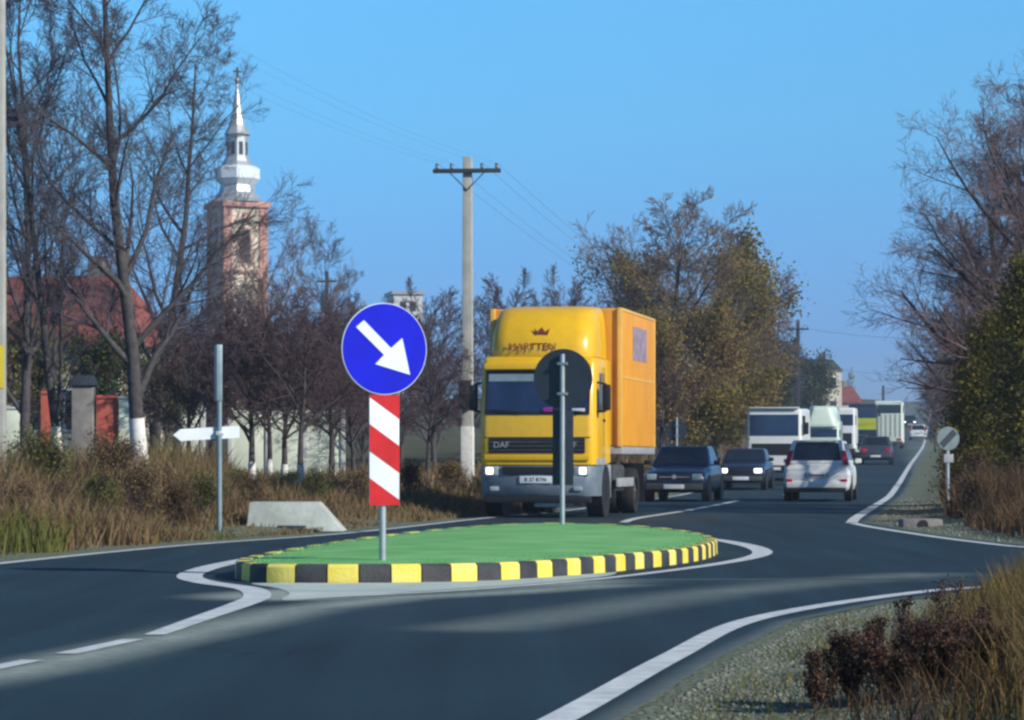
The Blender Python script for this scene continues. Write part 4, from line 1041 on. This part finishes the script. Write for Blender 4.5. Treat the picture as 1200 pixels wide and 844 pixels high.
# local: the wide lit face looks along -y after turning
a = 2.15
MB().box(-a, a, -a, a, -1, Zc(243)).build('tower_walls', M['chcream'], t)
mb = MB()
for sx in (-1, 1):
    for sy in (-1, 1):
        x0 = sx * a
        mb.box(min(x0 - sx * .75, x0 + sx * .12), max(x0 - sx * .75, x0 + sx * .12), min(sy * a - sy * .75, sy * a + sy * .12), max(sy * a - sy * .75, sy * a + sy * .12), -1, Zc(244))
mb.build('corner_pilasters', M['chpink'], t)
mb = MB(); mb.box(-a - .35, a + .35, -a - .35, a + .35, Zc(245), Zc(238), .1); mb.build('cornice', M['chpink'], t); MB().box(-a - .2, a + .2, -a - .2, a + .2, Zc(322), Zc(318), .05).build('string_course', M['chpink'], t)
for rot in range(4):
    cs, sn = math.cos(rot * PI / 2), math.sin(rot * PI / 2)
    def arch(w_, z0, z1, dep0, dep1):
        pts = [(-w_, z0), (w_, z0), (w_, z1 - w_)] + [(w_ * math.cos(q), z1 - w_ + w_ * math.sin(q)) for q in np.linspace(0, PI, 9)[1:-1]] + [(-w_, z1 - w_)]
        P = [(x_ * cs - (-a - dep0) * sn * -1 * -1, 0, 0) for x_, z_ in pts]
        P = [Vector((x_ * cs + (a + dep0) * sn, x_ * sn - (a + dep0) * cs, z_)) for x_, z_ in pts]
        return P, Vector((sn * (dep1 - dep0), -cs * (dep1 - dep0), 0))
    P, o = arch(.62, Zc(312), Zc(268), 0.004, .10); wf = MB().prism(P, o).build('window', M['chpink'], t)
    P, o = arch(.44, Zc(310), Zc(272), .104, .13); MB().prism(P, o).build('louvre', M['window'], wf)
    P, o = arch(.30, Zc(262), Zc(251), .004, .05); MB().prism(P, o).build('clock_opening', M['chpink'], t)
mb = MB()
R8 = PI / 8
mb.lathe([(2.9, Zc(238)), (2.20, Zc(233)), (1.79, Zc(226)), (1.63, Zc(218)), (1.63, Zc(213)), (1.86, Zc(210)), (1.90, Zc(200)), (1.67, Zc(196)), (1.33, Zc(190)), (1.10, Zc(184))], 8, rot=R8)
rf_ = mb.build('bell_roof', M['chroof'], t, smooth=False)
mb = MB(); mb.lathe([(1.56, Zc(217.9)), (2.17, Zc(210)), (2.17, Zc(198)), (1.75, Zc(195))], 8, rot=R8); mb.build('gallery_ring', M['signwhite'], rf_, smooth=False)
lan = MB().lathe([(1.06, Zc(186)), (1.03, Zc(160))], 8, rot=R8).build('lantern', M['chroof'], t, smooth=False)
mb = MB()
for q in range(8):
    an = q * PI / 4; c_, s_ = math.cos(an), math.sin(an)
    mb.hexa([(c_ * 0.93 - s_ * u, s_ * 0.93 + c_ * u, z_) for z_ in (Zc(182),) for u in (-.19, .19)] + [(c_ * 1.01 - s_ * u, s_ * 1.01 + c_ * u, z_) for z_ in (Zc(182),) for u in (.19, -.19)] +
            [(c_ * 0.93 - s_ * u, s_ * 0.93 + c_ * u, z_) for z_ in (Zc(167),) for u in (-.19, .19)] + [(c_ * 1.01 - s_ * u, s_ * 1.01 + c_ * u, z_) for z_ in (Zc(167),) for u in (.19, -.19)])
mb.build('lantern_openings', M['window'], lan, smooth=False)
MB().lathe([(1.03, Zc(160)), (1.29, Zc(158)), (1.14, Zc(155)), (0.76, Zc(146)), (0.47, Zc(130)), (0.27, Zc(113)), (0.08, Zc(98))], 8, rot=R8).build('spire', M['chroof'], t, smooth=False)
MB().lathe([(.06, Zc(99)), (.22, Zc(97)), (.28, Zc(94.5)), (.2, Zc(92)), (.06, Zc(91))], 12).build('ball', M['galv'], t)
mb = MB(); mb.box(-.08, .08, -.08, .08, Zc(92), Zc(79)); mb.box(-.42, .42, -.06, .06, Zc(85), Zc(82.8)); mb.build('cross', M['darkwood'], t)
MB().box(-4, 4, a + .01, 18, -1, Zc(420)).build('nave_walls', M['chcream'], t)
mb = MB(); mb.prism([(-4.3, a + .02, Zc(421)), (4.3, a + .02, Zc(421)), (0, a + .02, Zc(388))], (0, 16, 0)); mb.build('nave_roof', M['roof'], t, smooth=False)

# ------------------------------------------------------------------ vehicles
def wheel(parent, x, y, r, w_, out, rim='rim'):
    """out = +1 or -1: the side the hub faces"""
    tz = r
    mb = MB()
    prof = [(r - .06, -w_ / 2), (r - .02, -w_ / 2), (r, -w_ / 2 + .03), (r, w_ / 2 - .03), (r - .02, w_ / 2), (r - .06, w_ / 2), (r * .58, w_ / 2), (r * .58, -w_ / 2)]
    n_ = 28; rings = [[mb.bm.verts.new((x + v, y + q * math.cos(a_), tz + q * math.sin(a_))) for a_ in [2 * PI * i_ / n_ for i_ in range(n_)]] for q, v in prof]
    for A, B_ in zip(rings, rings[1:] + rings[:1]):
        for i_ in range(n_): mb.bm.faces.new((A[i_], A[(i_ + 1) % n_], B_[(i_ + 1) % n_], B_[i_]))
    wh = mb.build('wheel', M['rubber'], parent)
    mb = MB(); mb.cyl((x - out * w_ * .2, y, tz), (x + out * w_ * .36, y, tz), r * .585, r * .56, 22); mb.cyl((x + out * w_ * .36, y, tz), (x + out * (w_ * .36 + .03), y, tz), r * .18, r * .12, 12)
    mb.build('rim', M[rim], wh)

def heading(dx, dy): return math.atan2(-dx, dy)

def section(y, zb, zt, hw, crown=.025, tuck=.90):
    h = zt - zb
    half = [(hw * .80, zb), (hw * .95, zb + h * .10), (hw, zb + h * .32), (hw * 1.0, zb + h * .60), (hw * .975, zt - h * .13), (hw * tuck, zt - .012), (hw * .6, zt + crown * .7)]
    return [(x_, y, z_) for x_, z_ in half] + [(0, y, zt + crown)] + [(-x_, y, z_) for x_, z_ in half[::-1]]

def car(name, label, cat, X, Y, oncoming, paint, L=4.3, W=1.7, H=1.42, kind='sedan', a=8.4, lamps='lamp', group='cars in the queue', belt=.93, plate=True, rear_lamps=False, z=None):
    """X,Y: the middle of the end that faces the camera"""
    hx, hy = math.sin(R(a)), math.cos(R(a))
    if oncoming: dx, dy = -hx, -hy
    else: dx, dy = hx, hy
    cx, cy = X + hx * L / 2, Y + hy * L / 2
    slope = float(ZR(cy + 2) - ZR(cy - 2)) / 4
    t = thing(name, label, cat, (cx, cy, float(ZR(cy)) if z is None else z), heading(dx, dy), group)
    t.rotation_euler = (math.atan(slope) * (-1 if oncoming else 1), 0, heading(dx, dy))
    f, r = L / 2, -L / 2; hw = W / 2; wr = .31
    gz = .22
    if kind == 'sedan':
        st = [(r, .38, .66, hw * .84), (r + .05, .28, .84, hw * .93), (r + .35, .24, belt - .02, hw * .98), (r + 1.0, .22, belt, hw), (0, .21, belt, hw), (f - 1.5, .21, belt - .01, hw), (f - 1.1, .22, belt - .05, hw * .99),
              (f - .5, .24, belt - .13, hw * .97), (f - .14, .27, belt - .19, hw * .95), (f - .03, .32, .68, hw * .92), (f, .38, .60, hw * .86)]
        gl = (r + .62, r + 1.15, f - 2.0, f - 1.22)     # rear base, rear top, front top, front base
    else:
        st = [(r, .36, .74, hw * .90), (r + .03, .28, .90, hw * .955), (r + .15, .24, belt - .01, hw * .985), (r + .8, .22, belt, hw), (0, .21, belt, hw), (f - 1.1, .21, belt - .01, hw), (f - .75, .22, belt - .07, hw * .99),
              (f - .3, .25, belt - .20, hw * .96), (f - .06, .3, belt - .30, hw * .92), (f, .38, .56, hw * .86)]
        gl = (r + .06, r + .30, f - 1.75, f - .80)
    mb = MB(); mb.loft([section(*q) for q in st])
    y0, y1, y2, y3 = gl; b_ = hw * .93; tp = hw * .74; zb = belt - .03
    ym = (y1 + y2) / 2
    mb.hexa([(-b_, y0, zb), (b_, y0, zb), (b_, y3, zb), (-b_, y3, zb), (-tp, y1, H), (tp, y1, H), (tp, y2, H - .01), (-tp, y2, H - .01)], .07, 3)
    body = mb.build('body', M[paint], t, angle=50)
    G = {k_: Vector(v) for k_, v in dict(a=(-b_, y0, zb), b=(b_, y0, zb), c=(b_, y3, zb), d=(-b_, y3, zb), e=(-tp, y1, H), f=(tp, y1, H), g=(tp, y2, H - .01), h=(-tp, y2, H - .01)).items()}
    def pane(nm, p, q, r_, s_, u0, u1, v0, v1, mname='glass', nseg=1):
        # p,q bottom left/right, r,s top right/left as corner keys
        P, Q, R_, S = G[p], G[q], G[r_], G[s_]
        nrm = (Q - P).cross(S - P).normalized()
        cc = (G['a'] + G['g']) / 2
        if nrm.dot(P - cc) < 0: nrm = -nrm
        bl = lambda u, v: (P.lerp(Q, u)).lerp(S.lerp(R_, u), v) + nrm * .004
        MB().prism([bl(u0, v0), bl(u1, v0), bl(u1, v1), bl(u0, v1)], nrm * .006).build(nm, M[mname], t, smooth=False)
    pane('windscreen', 'd', 'c', 'g', 'h', .07, .93, .12, .90)
    pane('rear_window', 'a', 'b', 'f', 'e', .09, .91, .16, .88)
    for p, q, r_, s_ in (('a', 'd', 'h', 'e'), ('b', 'c', 'g', 'f')):
        pane('side_window', p, q, r_, s_, .10, .46, .18, .88); pane('side_window', p, q, r_, s_, .49, .90, .18, .88)
    for sx in (-1, 1):
        for yy in (f - .78, r + .72): wheel(t, sx * (hw - .095), yy, wr, .19, sx)
        for yy in (f - .78, r + .72): MB().cyl((sx * (hw - .18), yy, wr), (sx * (hw + .004), yy, wr), wr + .055, n=24).build('wheel_arch', M['black'], t)
        MB().box(sx * hw - (.0 if sx > 0 else .16), sx * hw + (.16 if sx > 0 else 0), f - 1.62, f - 1.54, belt, belt + .12, .03).build('mirror', M[paint] if kind != 'sedan' else M['black'], t)
    # front end
    MB().box(-hw * .88, hw * .88, f - .10, f + .035, .30, .47, .04).build('front_bumper', M['skirt'] if kind == 'sedan' else M[paint], t)
    MB().box(-.40, .40, f - .06, f + .012, .56, .69, .012).build('grille', M['black'], t)
    for sx in (-1, 1):
        q = sorted((sx * hw * .54, sx * hw * .86))
        MB().box(q[0], q[1], f - .18, f + .006, .55, .705, .03).build('headlight', M[lamps], t)
    if plate:
        for nm, yy, zz in (('number_plate', f + .037, .385), ):
            MB().box(-.26, .26, yy, yy + .008, zz - .055, zz + .055, .004).build(nm, M['plate'], t)
    # rear end
    MB().box(-hw * .90, hw * .90, r - .045, r + .12, .34, .52, .04).build('rear_bumper', M[paint], t)
    if kind == 'sedan':
        for sx in (-1, 1):
            q = sorted((sx * hw * .52, sx * hw * .88)); MB().box(q[0], q[1], r - .008, r + .12, .62, .80, .03).build('tail_light', M['red_lens'], t)
        MB().box(-.26, .26, r - .054, r - .046, .375, .485, .004).build('number_plate', M['plate'], t)
    else:
        for sx in (-1, 1):
            x0, x1 = sx * hw * .80, sx * hw * .955
            q = [(x0, r + .05, .92), (x1, r + .09, .92), (x1 - sx * .02, r + .28, .92), (x0, r + .28, .92), (sx * hw * .70, r + .20, 1.30), (sx * hw * .86, r + .22, 1.28), (sx * hw * .84, r + .36, 1.28), (sx * hw * .70, r + .36, 1.30)]
            q = [(p_[0], p_[1] - .045, p_[2]) for p_ in q]
            MB().hexa(q, .015).build('tail_light', M['red_lens'], t)
            q2 = sorted((sx * hw * .72, sx * hw * .90)); MB().box(q2[0], q2[1], r - .05, r + .05, .50, .57, .01).build('reflector', M['red_lens'], t)
        MB().box(-.30, .30, r - .012, r + .05, .60, .73, .01).build('plate_recess', M['palegrey'], t)
        MB().box(-.255, .255, r - .02, r - .0125, .61, .72, .004).build('number_plate', M['plate'], t)
        MB().box(-.20, .20, r - .0225, r - .0205, .642, .688).build('plate_lettering', M['platetext'], t)
        MB().box(-hw * .86, hw * .86, r - .052, r + .1, .24, .335, .02).build('lower_valance', M['black'], t)
        MB().box(-.18, .18, r + .01, r + .03, .775, .80, .008).build('boot_handle', M['palegrey'], t)
        MB().box(-tp * .8, tp * .8, y1 - .12, y1 + .1, H - .045, H + .0, .02).build('roof_spoiler', M[paint], t)
    return t, body

# cars
t, _ = car('dark_blue_car', 'dark blue saloon facing the camera right behind the truck', 'car', at(790, 73), 73, True, 'navy', L=4.2, W=1.64, H=1.42, a=10.5, lamps='lamp')
f = 2.1
MB().cyl((0, f + .012, .63), (0, f + .024, .63), .055, n=18).build('grille_badge', M['palegrey'], t)
MB().box(-.38, .38, f + .0125, f + .018, .615, .635).build('grille_bar', M['palegrey'], t)
for sx in (-1, 1):
    MB().box(sx * .45 - .06, sx * .45 + .06, .3, .34, 1.02, 1.22, .03).build('head_rest', M['interior'], t)
t, _ = car('dark_car', 'dark car with bright lit headlamps between blue saloon and minibus', 'car', at(868, 94), 94, True, 'dkblue', L=4.2, W=1.58, H=1.34, a=9.5, lamps='lamp_on')
car('white_hatchback', 'white hatchback seen from behind in the right lane', 'car', at(957, 74), 74, False, 'white', L=4.0, W=1.72, H=1.56, kind='hatch', a=9.6, belt=.97)
car('grey_car', 'dark grey car seen from behind ahead of the white hatchback', 'car', at(1026, 146), 146, False, 'silver', L=4.2, W=1.7, H=1.42, a=8.4)
car('dark_car', 'dark oncoming car with lit headlamps below the lime truck', 'car', at(1003, 176), 176, True, 'dkblue', L=4.1, W=1.62, H=1.38, a=8.4, lamps='lamp_on')
car('white_hatchback', 'small distant white car beside the kerb line, far right', 'car', at(1076, 283), 283, False, 'white', L=4.0, W=1.7, H=1.5, kind='hatch', a=8.4)
car('dark_car', 'tiny distant oncoming dark car with lit headlamps on the rise', 'car', at(1066, 345), 345, True, 'dkblue', L=4.1, W=1.65, H=1.4, a=8.4, lamps='lamp_on')

def flat_front(name, label, cat, X, Y, oncoming, W, H, L, paint, ws, lower, a=8.4, box=None, lamps='lamp', band=None, group='vans and trucks in the queue', stripes=False, bottom='black', mirrors=True):
    """boxy vehicle; ws=(z0,z1) windscreen; lower=(z0,z1) dark grille"""
    hx, hy = math.sin(R(a)), math.cos(R(a)); s_ = -1 if oncoming else 1
    slope = float(ZR(Y + 4) - ZR(Y)) / 4
    t = thing(name, label, cat, (X, Y, float(ZR(Y + .5))), heading(s_ * hx, s_ * hy), group)
    t.rotation_euler = (math.atan(slope) * s_, 0, heading(s_ * hx, s_ * hy))
    e = 0.0           # the end facing the camera lies at y = 0; body runs to -L (oncoming) or +L
    sg = -1 if oncoming else 1
    Yv = lambda v: sg * v
    hw = W / 2
    def bx(x0, x1, v0, v1, z0, z1, bev=.0):
        q = sorted((Yv(v0), Yv(v1))); return MB().box(x0, x1, q[0], q[1], z0, z1, bev)
    rk = .12
    mb = MB()
    P = [(-hw, Yv(0), .35), (hw, Yv(0), .35), (hw, Yv(L), .35), (-hw, Yv(L), .35), (-hw * .96, Yv(rk), H), (hw * .96, Yv(rk), H), (hw * .96, Yv(L), H), (-hw * .96, Yv(L), H)]
    mb.hexa(P, .17, 4); mb.build('body', M[paint], t)
    vz = lambda z_: rk * (z_ - .35) / (H - .35)
    def front(nm, x0, x1, z0, z1, mname, th=.012, bev=0):
        MB().hexa([(x0, Yv(vz(z0) - .003 - th), z0), (x1, Yv(vz(z0) - .003 - th), z0), (x1, Yv(vz(z0) - .003), z0), (x0, Yv(vz(z0) - .003), z0),
                   (x0, Yv(vz(z1) - .003 - th), z1), (x1, Yv(vz(z1) - .003 - th), z1), (x1, Yv(vz(z1) - .003), z1), (x0, Yv(vz(z1) - .003), z1)], bev).build(nm, M[mname], t)
    front('windscreen' if oncoming else 'rear_window', -hw * .86, hw * .86, ws[0], ws[1], 'glassb' if oncoming else 'glass')
    if lower: front('grille', -hw * .78, hw * .78, lower[0], lower[1], 'black')
    if band:
        for z0, z1, mm_ in band: front('colour_band', -hw * .92, hw * .92, z0, z1, mm_)
    front('bumper', -hw * .99, hw * .99, .32, .60, bottom, .06, .02)
    for sx in (-1, 1):
        q = sorted((sx * hw * .58, sx * hw * .88))
        front('headlight' if oncoming else 'tail_light', q[0], q[1], .66, .84, lamps if oncoming else 'red_lens', .03, .01)
        for v in (.95, L - 1.1): wheel(t, sx * (hw - .13), Yv(v), .37, .24, sx)
        if mirrors: bx(sx * (hw + .14) - .09, sx * (hw + .14) + .09, .10, .2, ws[0] + .05, ws[0] + .5, .03).build('mirror', M['black'], t)
        MB_ = bx(min(sx * hw * .985, sx * (hw + .004)), max(sx * hw * .985, sx * (hw + .004)), .5, min(2.0, L * .4), ws[0] + .02, ws[1] - .05); MB_.build('side_window', M['glass'], t)
    front('number_plate', -.26, .26, .42, .53, 'plate', .068)
    if stripes:
        mb = MB()
        for q in np.linspace(-.8, .8, 6):
            z0, z1 = .95, ws[0] - .12; x0 = q * hw - .05
            mb.hexa([(x0, Yv(vz(z0) - .02), z0), (x0 + .1, Yv(vz(z0) - .02), z0), (x0 + .1, Yv(vz(z0) - .003), z0), (x0, Yv(vz(z0) - .003), z0), (x0, Yv(vz(z1) - .02), z1), (x0 + .1, Yv(vz(z1) - .02), z1), (x0 + .1, Yv(vz(z1) - .003), z1), (x0, Yv(vz(z1) - .003), z1)])
        mb.build('rear_ribs', M['palegrey'], t)
    return t
t = flat_front('white_minibus', 'white flat fronted minibus behind the car with lit headlamps', 'minibus', at(907, 110), 110, True, 2.15, 2.75, 6, 'white', (1.72, 2.52), (.98, 1.42), a=9)
MB().box(-.95, .95, -.32, .0, 2.752, 2.80, .02).build('roof_lip', M['white'], t)
t = flat_front('white_box_van', 'pale greenish van with high rounded top and low windscreen', 'van', at(962, 150), 150, True, 1.9, 2.2, 6, 'cream', (1.36, 1.78), (.9, 1.15), mirrors=False)
MB().hexa([(-.85, .12, 1.85), (.85, .12, 1.85), (.9, -4.5, 1.85), (-.9, -4.5, 1.85), (-.45, -.3, 2.95), (.45, -.3, 2.95), (.8, -4.5, 3.0), (-.8, -4.5, 3.0)], .25, 4).build('high_top', M['cream'], t)
flat_front('white_van', 'tall white van with a square dark windscreen before the red roof', 'van', at(984, 172), 172, True, 1.85, 3.0, 6, 'white', (1.95, 2.6), (.75, 1.5), mirrors=False)
flat_front('lime_truck', 'truck with dark top and lime yellow front beside the pale coach', 'truck', at(1011, 228), 228, True, 2.3, 3.55, 7, 'dkblue', (2.55, 3.3), (.7, 1.3), band=[(1.55, 2.45, 'lime'), (1.8, 2.1, 'limey')])
t = flat_front('pale_coach', 'pale coach seen from behind with a dark top window', 'coach', at(1041, 234), 234, False, 2.35, 3.85, 9, 'cream', (2.85, 3.55), None, stripes=True, bottom='chassis', mirrors=False)

# ---- yellow lorry
TA = 10.6; Y0 = 53.4; X0 = at(629, Y0)
hx, hy = math.sin(R(TA)), math.cos(R(TA))
T_ = thing('yellow_lorry', 'yellow and orange box lorry coming round the island', 'lorry', (X0, Y0, 0), heading(-hx, -hy))
cw = 1.07
# cab shell, front at y=0, back towards -y
mb = MB()
prof = [(-.02, .98), (0.0, 1.25), (-.01, 1.88), (-.20, 2.86), (-.30, 2.98), (-2.0, 2.98), (-2.0, 1.02), (-1.35, .98)]
secs = []
for x_, ins in ((-cw, .10), (-cw + .06, .02), (-cw + .14, 0), (cw - .14, 0), (cw - .06, .02), (cw, .10)):
    cy_, cz_ = -1.0, 1.95
    secs.append([(x_, y_ - ins * (1 if y_ > -.5 else -.2), z_ + (-ins * .6 if z_ > 2.5 else 0)) for y_, z_ in prof])
mb.loft(secs); cab = mb.build('cab', M['yellow'], T_, angle=40)
def cabfront(z_): return np.interp(z_, [.98, 1.25, 1.88, 2.86, 2.98], [-.02, 0, -.01, -.20, -.30])
def fp(nm, x0, x1, z0, z1, mname, off=.004, th=.014, bev=0, parent=T_):
    q = [cabfront(z0), cabfront(z1)]
    return MB().hexa([(x0, q[0] + off, z0), (x1, q[0] + off, z0), (x1, q[0] + off + th, z0), (x0, q[0] + off + th, z0), (x0, q[1] + off, z1), (x1, q[1] + off, z1), (x1, q[1] + off + th, z1), (x0, q[1] + off + th, z1)], bev).build(nm, M[mname], parent)
ws_ = fp('windscreen', -.98, .98, 1.90, 2.72, 'black', .004, .012)
fp('glass_pane', -.93, .93, 1.95, 2.66, 'glassb', .017, .006, parent=ws_)
fp('painted_reflection', -.92, .92, 2.52, 2.655, 'galvb', .0235, .003, parent=ws_)  # reflection along the top of the glass, put in as a paler band
for q in range(3): fp('grille_slat', -.88, .88, 1.235 + q * .075, 1.255 + q * .075, 'chassis', .0165, .010)
fp('sun_visor', -1.0, 1.0, 2.74, 2.86, 'yellow', .004, .10, .02)
for sx in (-1, 1): MB().cyl((sx * .55 - .3, .035, 1.95), (sx * .55 + .35, .02, 2.0), .012, n=6).build('wiper', M['black'], T_)
fp('grille', -.90, .90, 1.19, 1.47, 'black', .004, .012, .004)
fp('grille_lip', -.98, .98, 1.06, 1.165, 'yellow', .004, .03, .012)
fp('panel_gap', -1.0, 1.0, 1.475, 1.49, 'black', .002, .004)
text_part('grille_lettering', 'DAF', .16, frame((.66, .030, 1.34), (-1, 0, 0), (0, 0, 1)), M['palegrey'], T_)
text_part('grille_lettering', 'LF', .15, frame((-.68, .030, 1.34), (-1, 0, 0), (0, 0, 1)), M['palegrey'], T_)
# bumper wraps round the corners
mb = MB()
secs = []
for z_, g_ in ((.40, -.05), (.46, 0), (.62, .03), (.90, .02), (.96, -.02)):
    W_ = 1.10
    secs.append([(-W_, -1.28, z_), (-W_, -.30, z_), (-W_ + .06, -.10 + g_, z_), (-W_ + .22, .04 + g_, z_), (0, .08 + g_, z_), (W_ - .22, .04 + g_, z_), (W_ - .06, -.10 + g_, z_), (W_, -.30, z_), (W_, -1.28, z_)])
mb.loft(secs); mb.build('bumper', M['bumper'], T_, angle=40)
MB().box(-.62, .62, .06, .115, .80, .945, .01).build('bumper_recess', M['black'], T_)
for sx in (-1, 1):
    q = sorted((sx * .70, sx * .98))
    MB().box(q[0], q[1], -.05, .085, .78, .95, .03).build('headlight_housing', M['palegrey'], T_)
    q = sorted((sx * .80, sx * .94))
    MB().box(q[0], q[1], .04, .10, .80, .93, .04, 3).build('headlight', M['lamp_on'], T_)
    q = sorted((sx * .70, sx * .86)); MB().box(q[0], q[1], .05, .105, .50, .58, .01).build('fog_lamp', M['lamp'], T_)
    # door and side window
    MB().box(min(sx * (cw - .005), sx * (cw + .006)), max(sx * (cw - .005), sx * (cw + .006)), -1.28, -.36, 1.10, 2.80, .003).build('door', M['yellow'], T_)
    q = [(-.42, 1.95), (-1.22, 1.95), (-1.22, 2.68), (-.60, 2.68)]
    MB().prism([(sx * (cw + .008), y_, z_) for y_, z_ in q], (sx * .006, 0, 0)).build('door_window', M['glass'], T_, smooth=False)
    MB().box(min(sx * (cw + .007), sx * (cw + .03)), max(sx * (cw + .007), sx * (cw + .03)), -1.2, -1.02, 1.78, 1.83, .006).build('door_handle', M['black'], T_)
    mb = MB(); mb.box(sx * (cw + .18) - .07, sx * (cw + .18) + .07, -.42, -.22, 1.98, 2.46, .04); mb.cyl((sx * cw, -.32, 2.5), (sx * (cw + .18), -.32, 2.46), .02, n=8); mb.cyl((sx * cw, -.32, 1.95), (sx * (cw + .18), -.32, 1.98), .02, n=8)
    mb.build('mirror', M['black'], T_)
    MB().box(min(sx * (cw - .02), sx * (cw + .016)), max(sx * (cw - .02), sx * (cw + .016)), -1.3, -.28, .97, 1.10, .01).build('step_trim', M['palegrey'], T_)
    MB().box(sx * .98 - .10, sx * .98 + .10, -2.0, -1.45, .34, .98, .03).build('side_step', M['palegrey'], T_)
    # wheels and arches
    mb = MB(); mb.cyl((sx * .80, -1.22, .46), (sx * 1.104, -1.22, .46), .52, n=28); mb.build('wheel_arch', M['black'], T_)
    wheel(T_, sx * .955, -1.22, .45, .30, sx, 'rimdark')
    wheel(T_, sx * .98, -5.0, .45, .30, sx, 'rimdark'); wheel(T_, sx * .66, -5.0, .45, .26, sx, 'rimdark')
    mb = MB(); mb.box(sx * .96 - .24, sx * .96 + .24, -5.66, -5.63, .22, 1.0); mb.build('mudflap', M['black'], T_)
    MB().box(sx * .90 - .22, sx * .90 + .22, -3.55, -2.35, .45, .98, .09, 3).build('fuel_tank', M['chassis'], T_)
    MB().box(sx * 1.16 - .02, sx * 1.16 + .02, -4.35, -2.2, .55, .72, .008).build('side_guard', M['palegrey'], T_)
    MB().box(sx * .44 - .05, sx * .44 + .05, -6.6, -1.0, .80, 1.02).build('chassis_rail', M['chassis'], T_)
MB().box(-.30, .30, .10, .125, .64, .77, .004).build('number_plate', M['plate'], T_)
text_part('plate_lettering', 'B 27 RTN', .10, frame((0, .1275, .705), (-1, 0, 0), (0, 0, 1)), M['platetext'], T_)
MB().box(-1.0, 1.0, -.2, .06, .28, .40, .03).build('lower_valance', M['black'], T_)
MB().box(-.55, .05, -.9, .0, .20, .28, .03).build('under_tray', M['palegrey'], T_)
# things behind the glass
MB().box(-.30, -.12, .012, .03, 1.955, 2.03, .01).build('magenta_cloth', M['purple'], T_)
MB().box(-.90, -.66, .012, .03, 1.955, 2.015, .006).build('dashboard_paper', M['plate'], T_)
# wind deflector
mb = MB()
secs = []
for z_, yf, hw_, cr in ((2.985, -.32, .99, .26), (3.10, -.30, .99, .27), (3.40, -.42, .98, .28), (3.68, -.62, .96, .30), (3.86, -.88, .93, .32), (3.95, -1.2, .88, .34), (3.97, -1.55, .80, .34)):
    secs.append([(-hw_, -1.95, z_), (-hw_, yf - cr * 1.6, z_), (-hw_ + .05, yf - cr * .75, z_), (-hw_ + .16, yf - cr * .28, z_), (-hw_ + .34, yf - .03, z_), (0, yf + .03, z_), (hw_ - .34, yf - .03, z_), (hw_ - .16, yf - cr * .28, z_), (hw_ - .05, yf - cr * .75, z_), (hw_, yf - cr * 1.6, z_), (hw_, -1.95, z_)])
mb.loft(secs); dfl = mb.build('wind_deflector', M['yellow'], T_, angle=60)
text_part('deflector_lettering', 'MARTTEN', .20, frame((.14, -.284, 3.16), (-1, 0, 0), (0, -.40, 1)), M['maroon'], dfl)
# small crown shaped emblem
mb = MB(); Pc = [(-.12, 0), (.12, 0), (.15, .13), (.06, .06), (0, .16), (-.06, .06), (-.15, .13)]
ux, uy = Vector((-1, 0, 0)), Vector((0, -.40, 1)).normalized()
o_ = Vector((-.02, -.385, 3.385))
mb.prism([o_ + ux * a_ + uy * b2 for a_, b2 in Pc], Vector((0, .006, .002))); mb.build('emblem', M['maroon'], dfl, smooth=False)
# cargo box
bw = 1.26; bz0, bz1 = 1.32, 3.96; by0, by1 = -2.12, -6.75
MB().box(-bw, bw, by1, by0, bz0, bz1, .04, 3).build('cargo_box', M['orange'], T_)
mb = MB()
for sx in (-1, 1):
    for yy in (by0, by1):
        mb.box(sx * (bw - .03) - .045, sx * (bw - .03) + .045, yy - .05, yy + .05, bz0, bz1 + .006, .012)
    mb.box(sx * (bw - .02) - .035, sx * (bw - .02) + .035, by1 + .052, by0 - .052, bz1 - .05, bz1 + .008, .012)
mb.build('corner_posts', M['orange_trim'], T_)
MB().box(-bw - .01, bw + .01, by1 - .02, by0 + .02, bz0 - .14, bz0 - .004, .01).build('box_sill', M['palegrey'], T_)
for sx in (-1, 1):
    MB().box(min(sx * (bw + .003), sx * (bw + .007)), max(sx * (bw + .003), sx * (bw + .007)), -5.55, -3.65, 3.02, 3.68).build('side_panel', mat('faded_violet', (0.30, 0.24, 0.30), 0.6, var=.25, scale=4), T_)
    mb = MB()
    for q in range(1, 5):
        yy = by0 + (by1 - by0) * q / 5; mb.box(min(sx * (bw + .002), sx * (bw + .008)), max(sx * (bw + .002), sx * (bw + .008)), yy - .012, yy + .012, bz0 + .02, 2.62)
    mb.box(min(sx * (bw + .0025), sx * (bw + .010)), max(sx * (bw + .0025), sx * (bw + .010)), by1 + .1, by0 - .1, 2.63, 2.67)
    mb.build('box_seams', M['orange_trim'], T_)
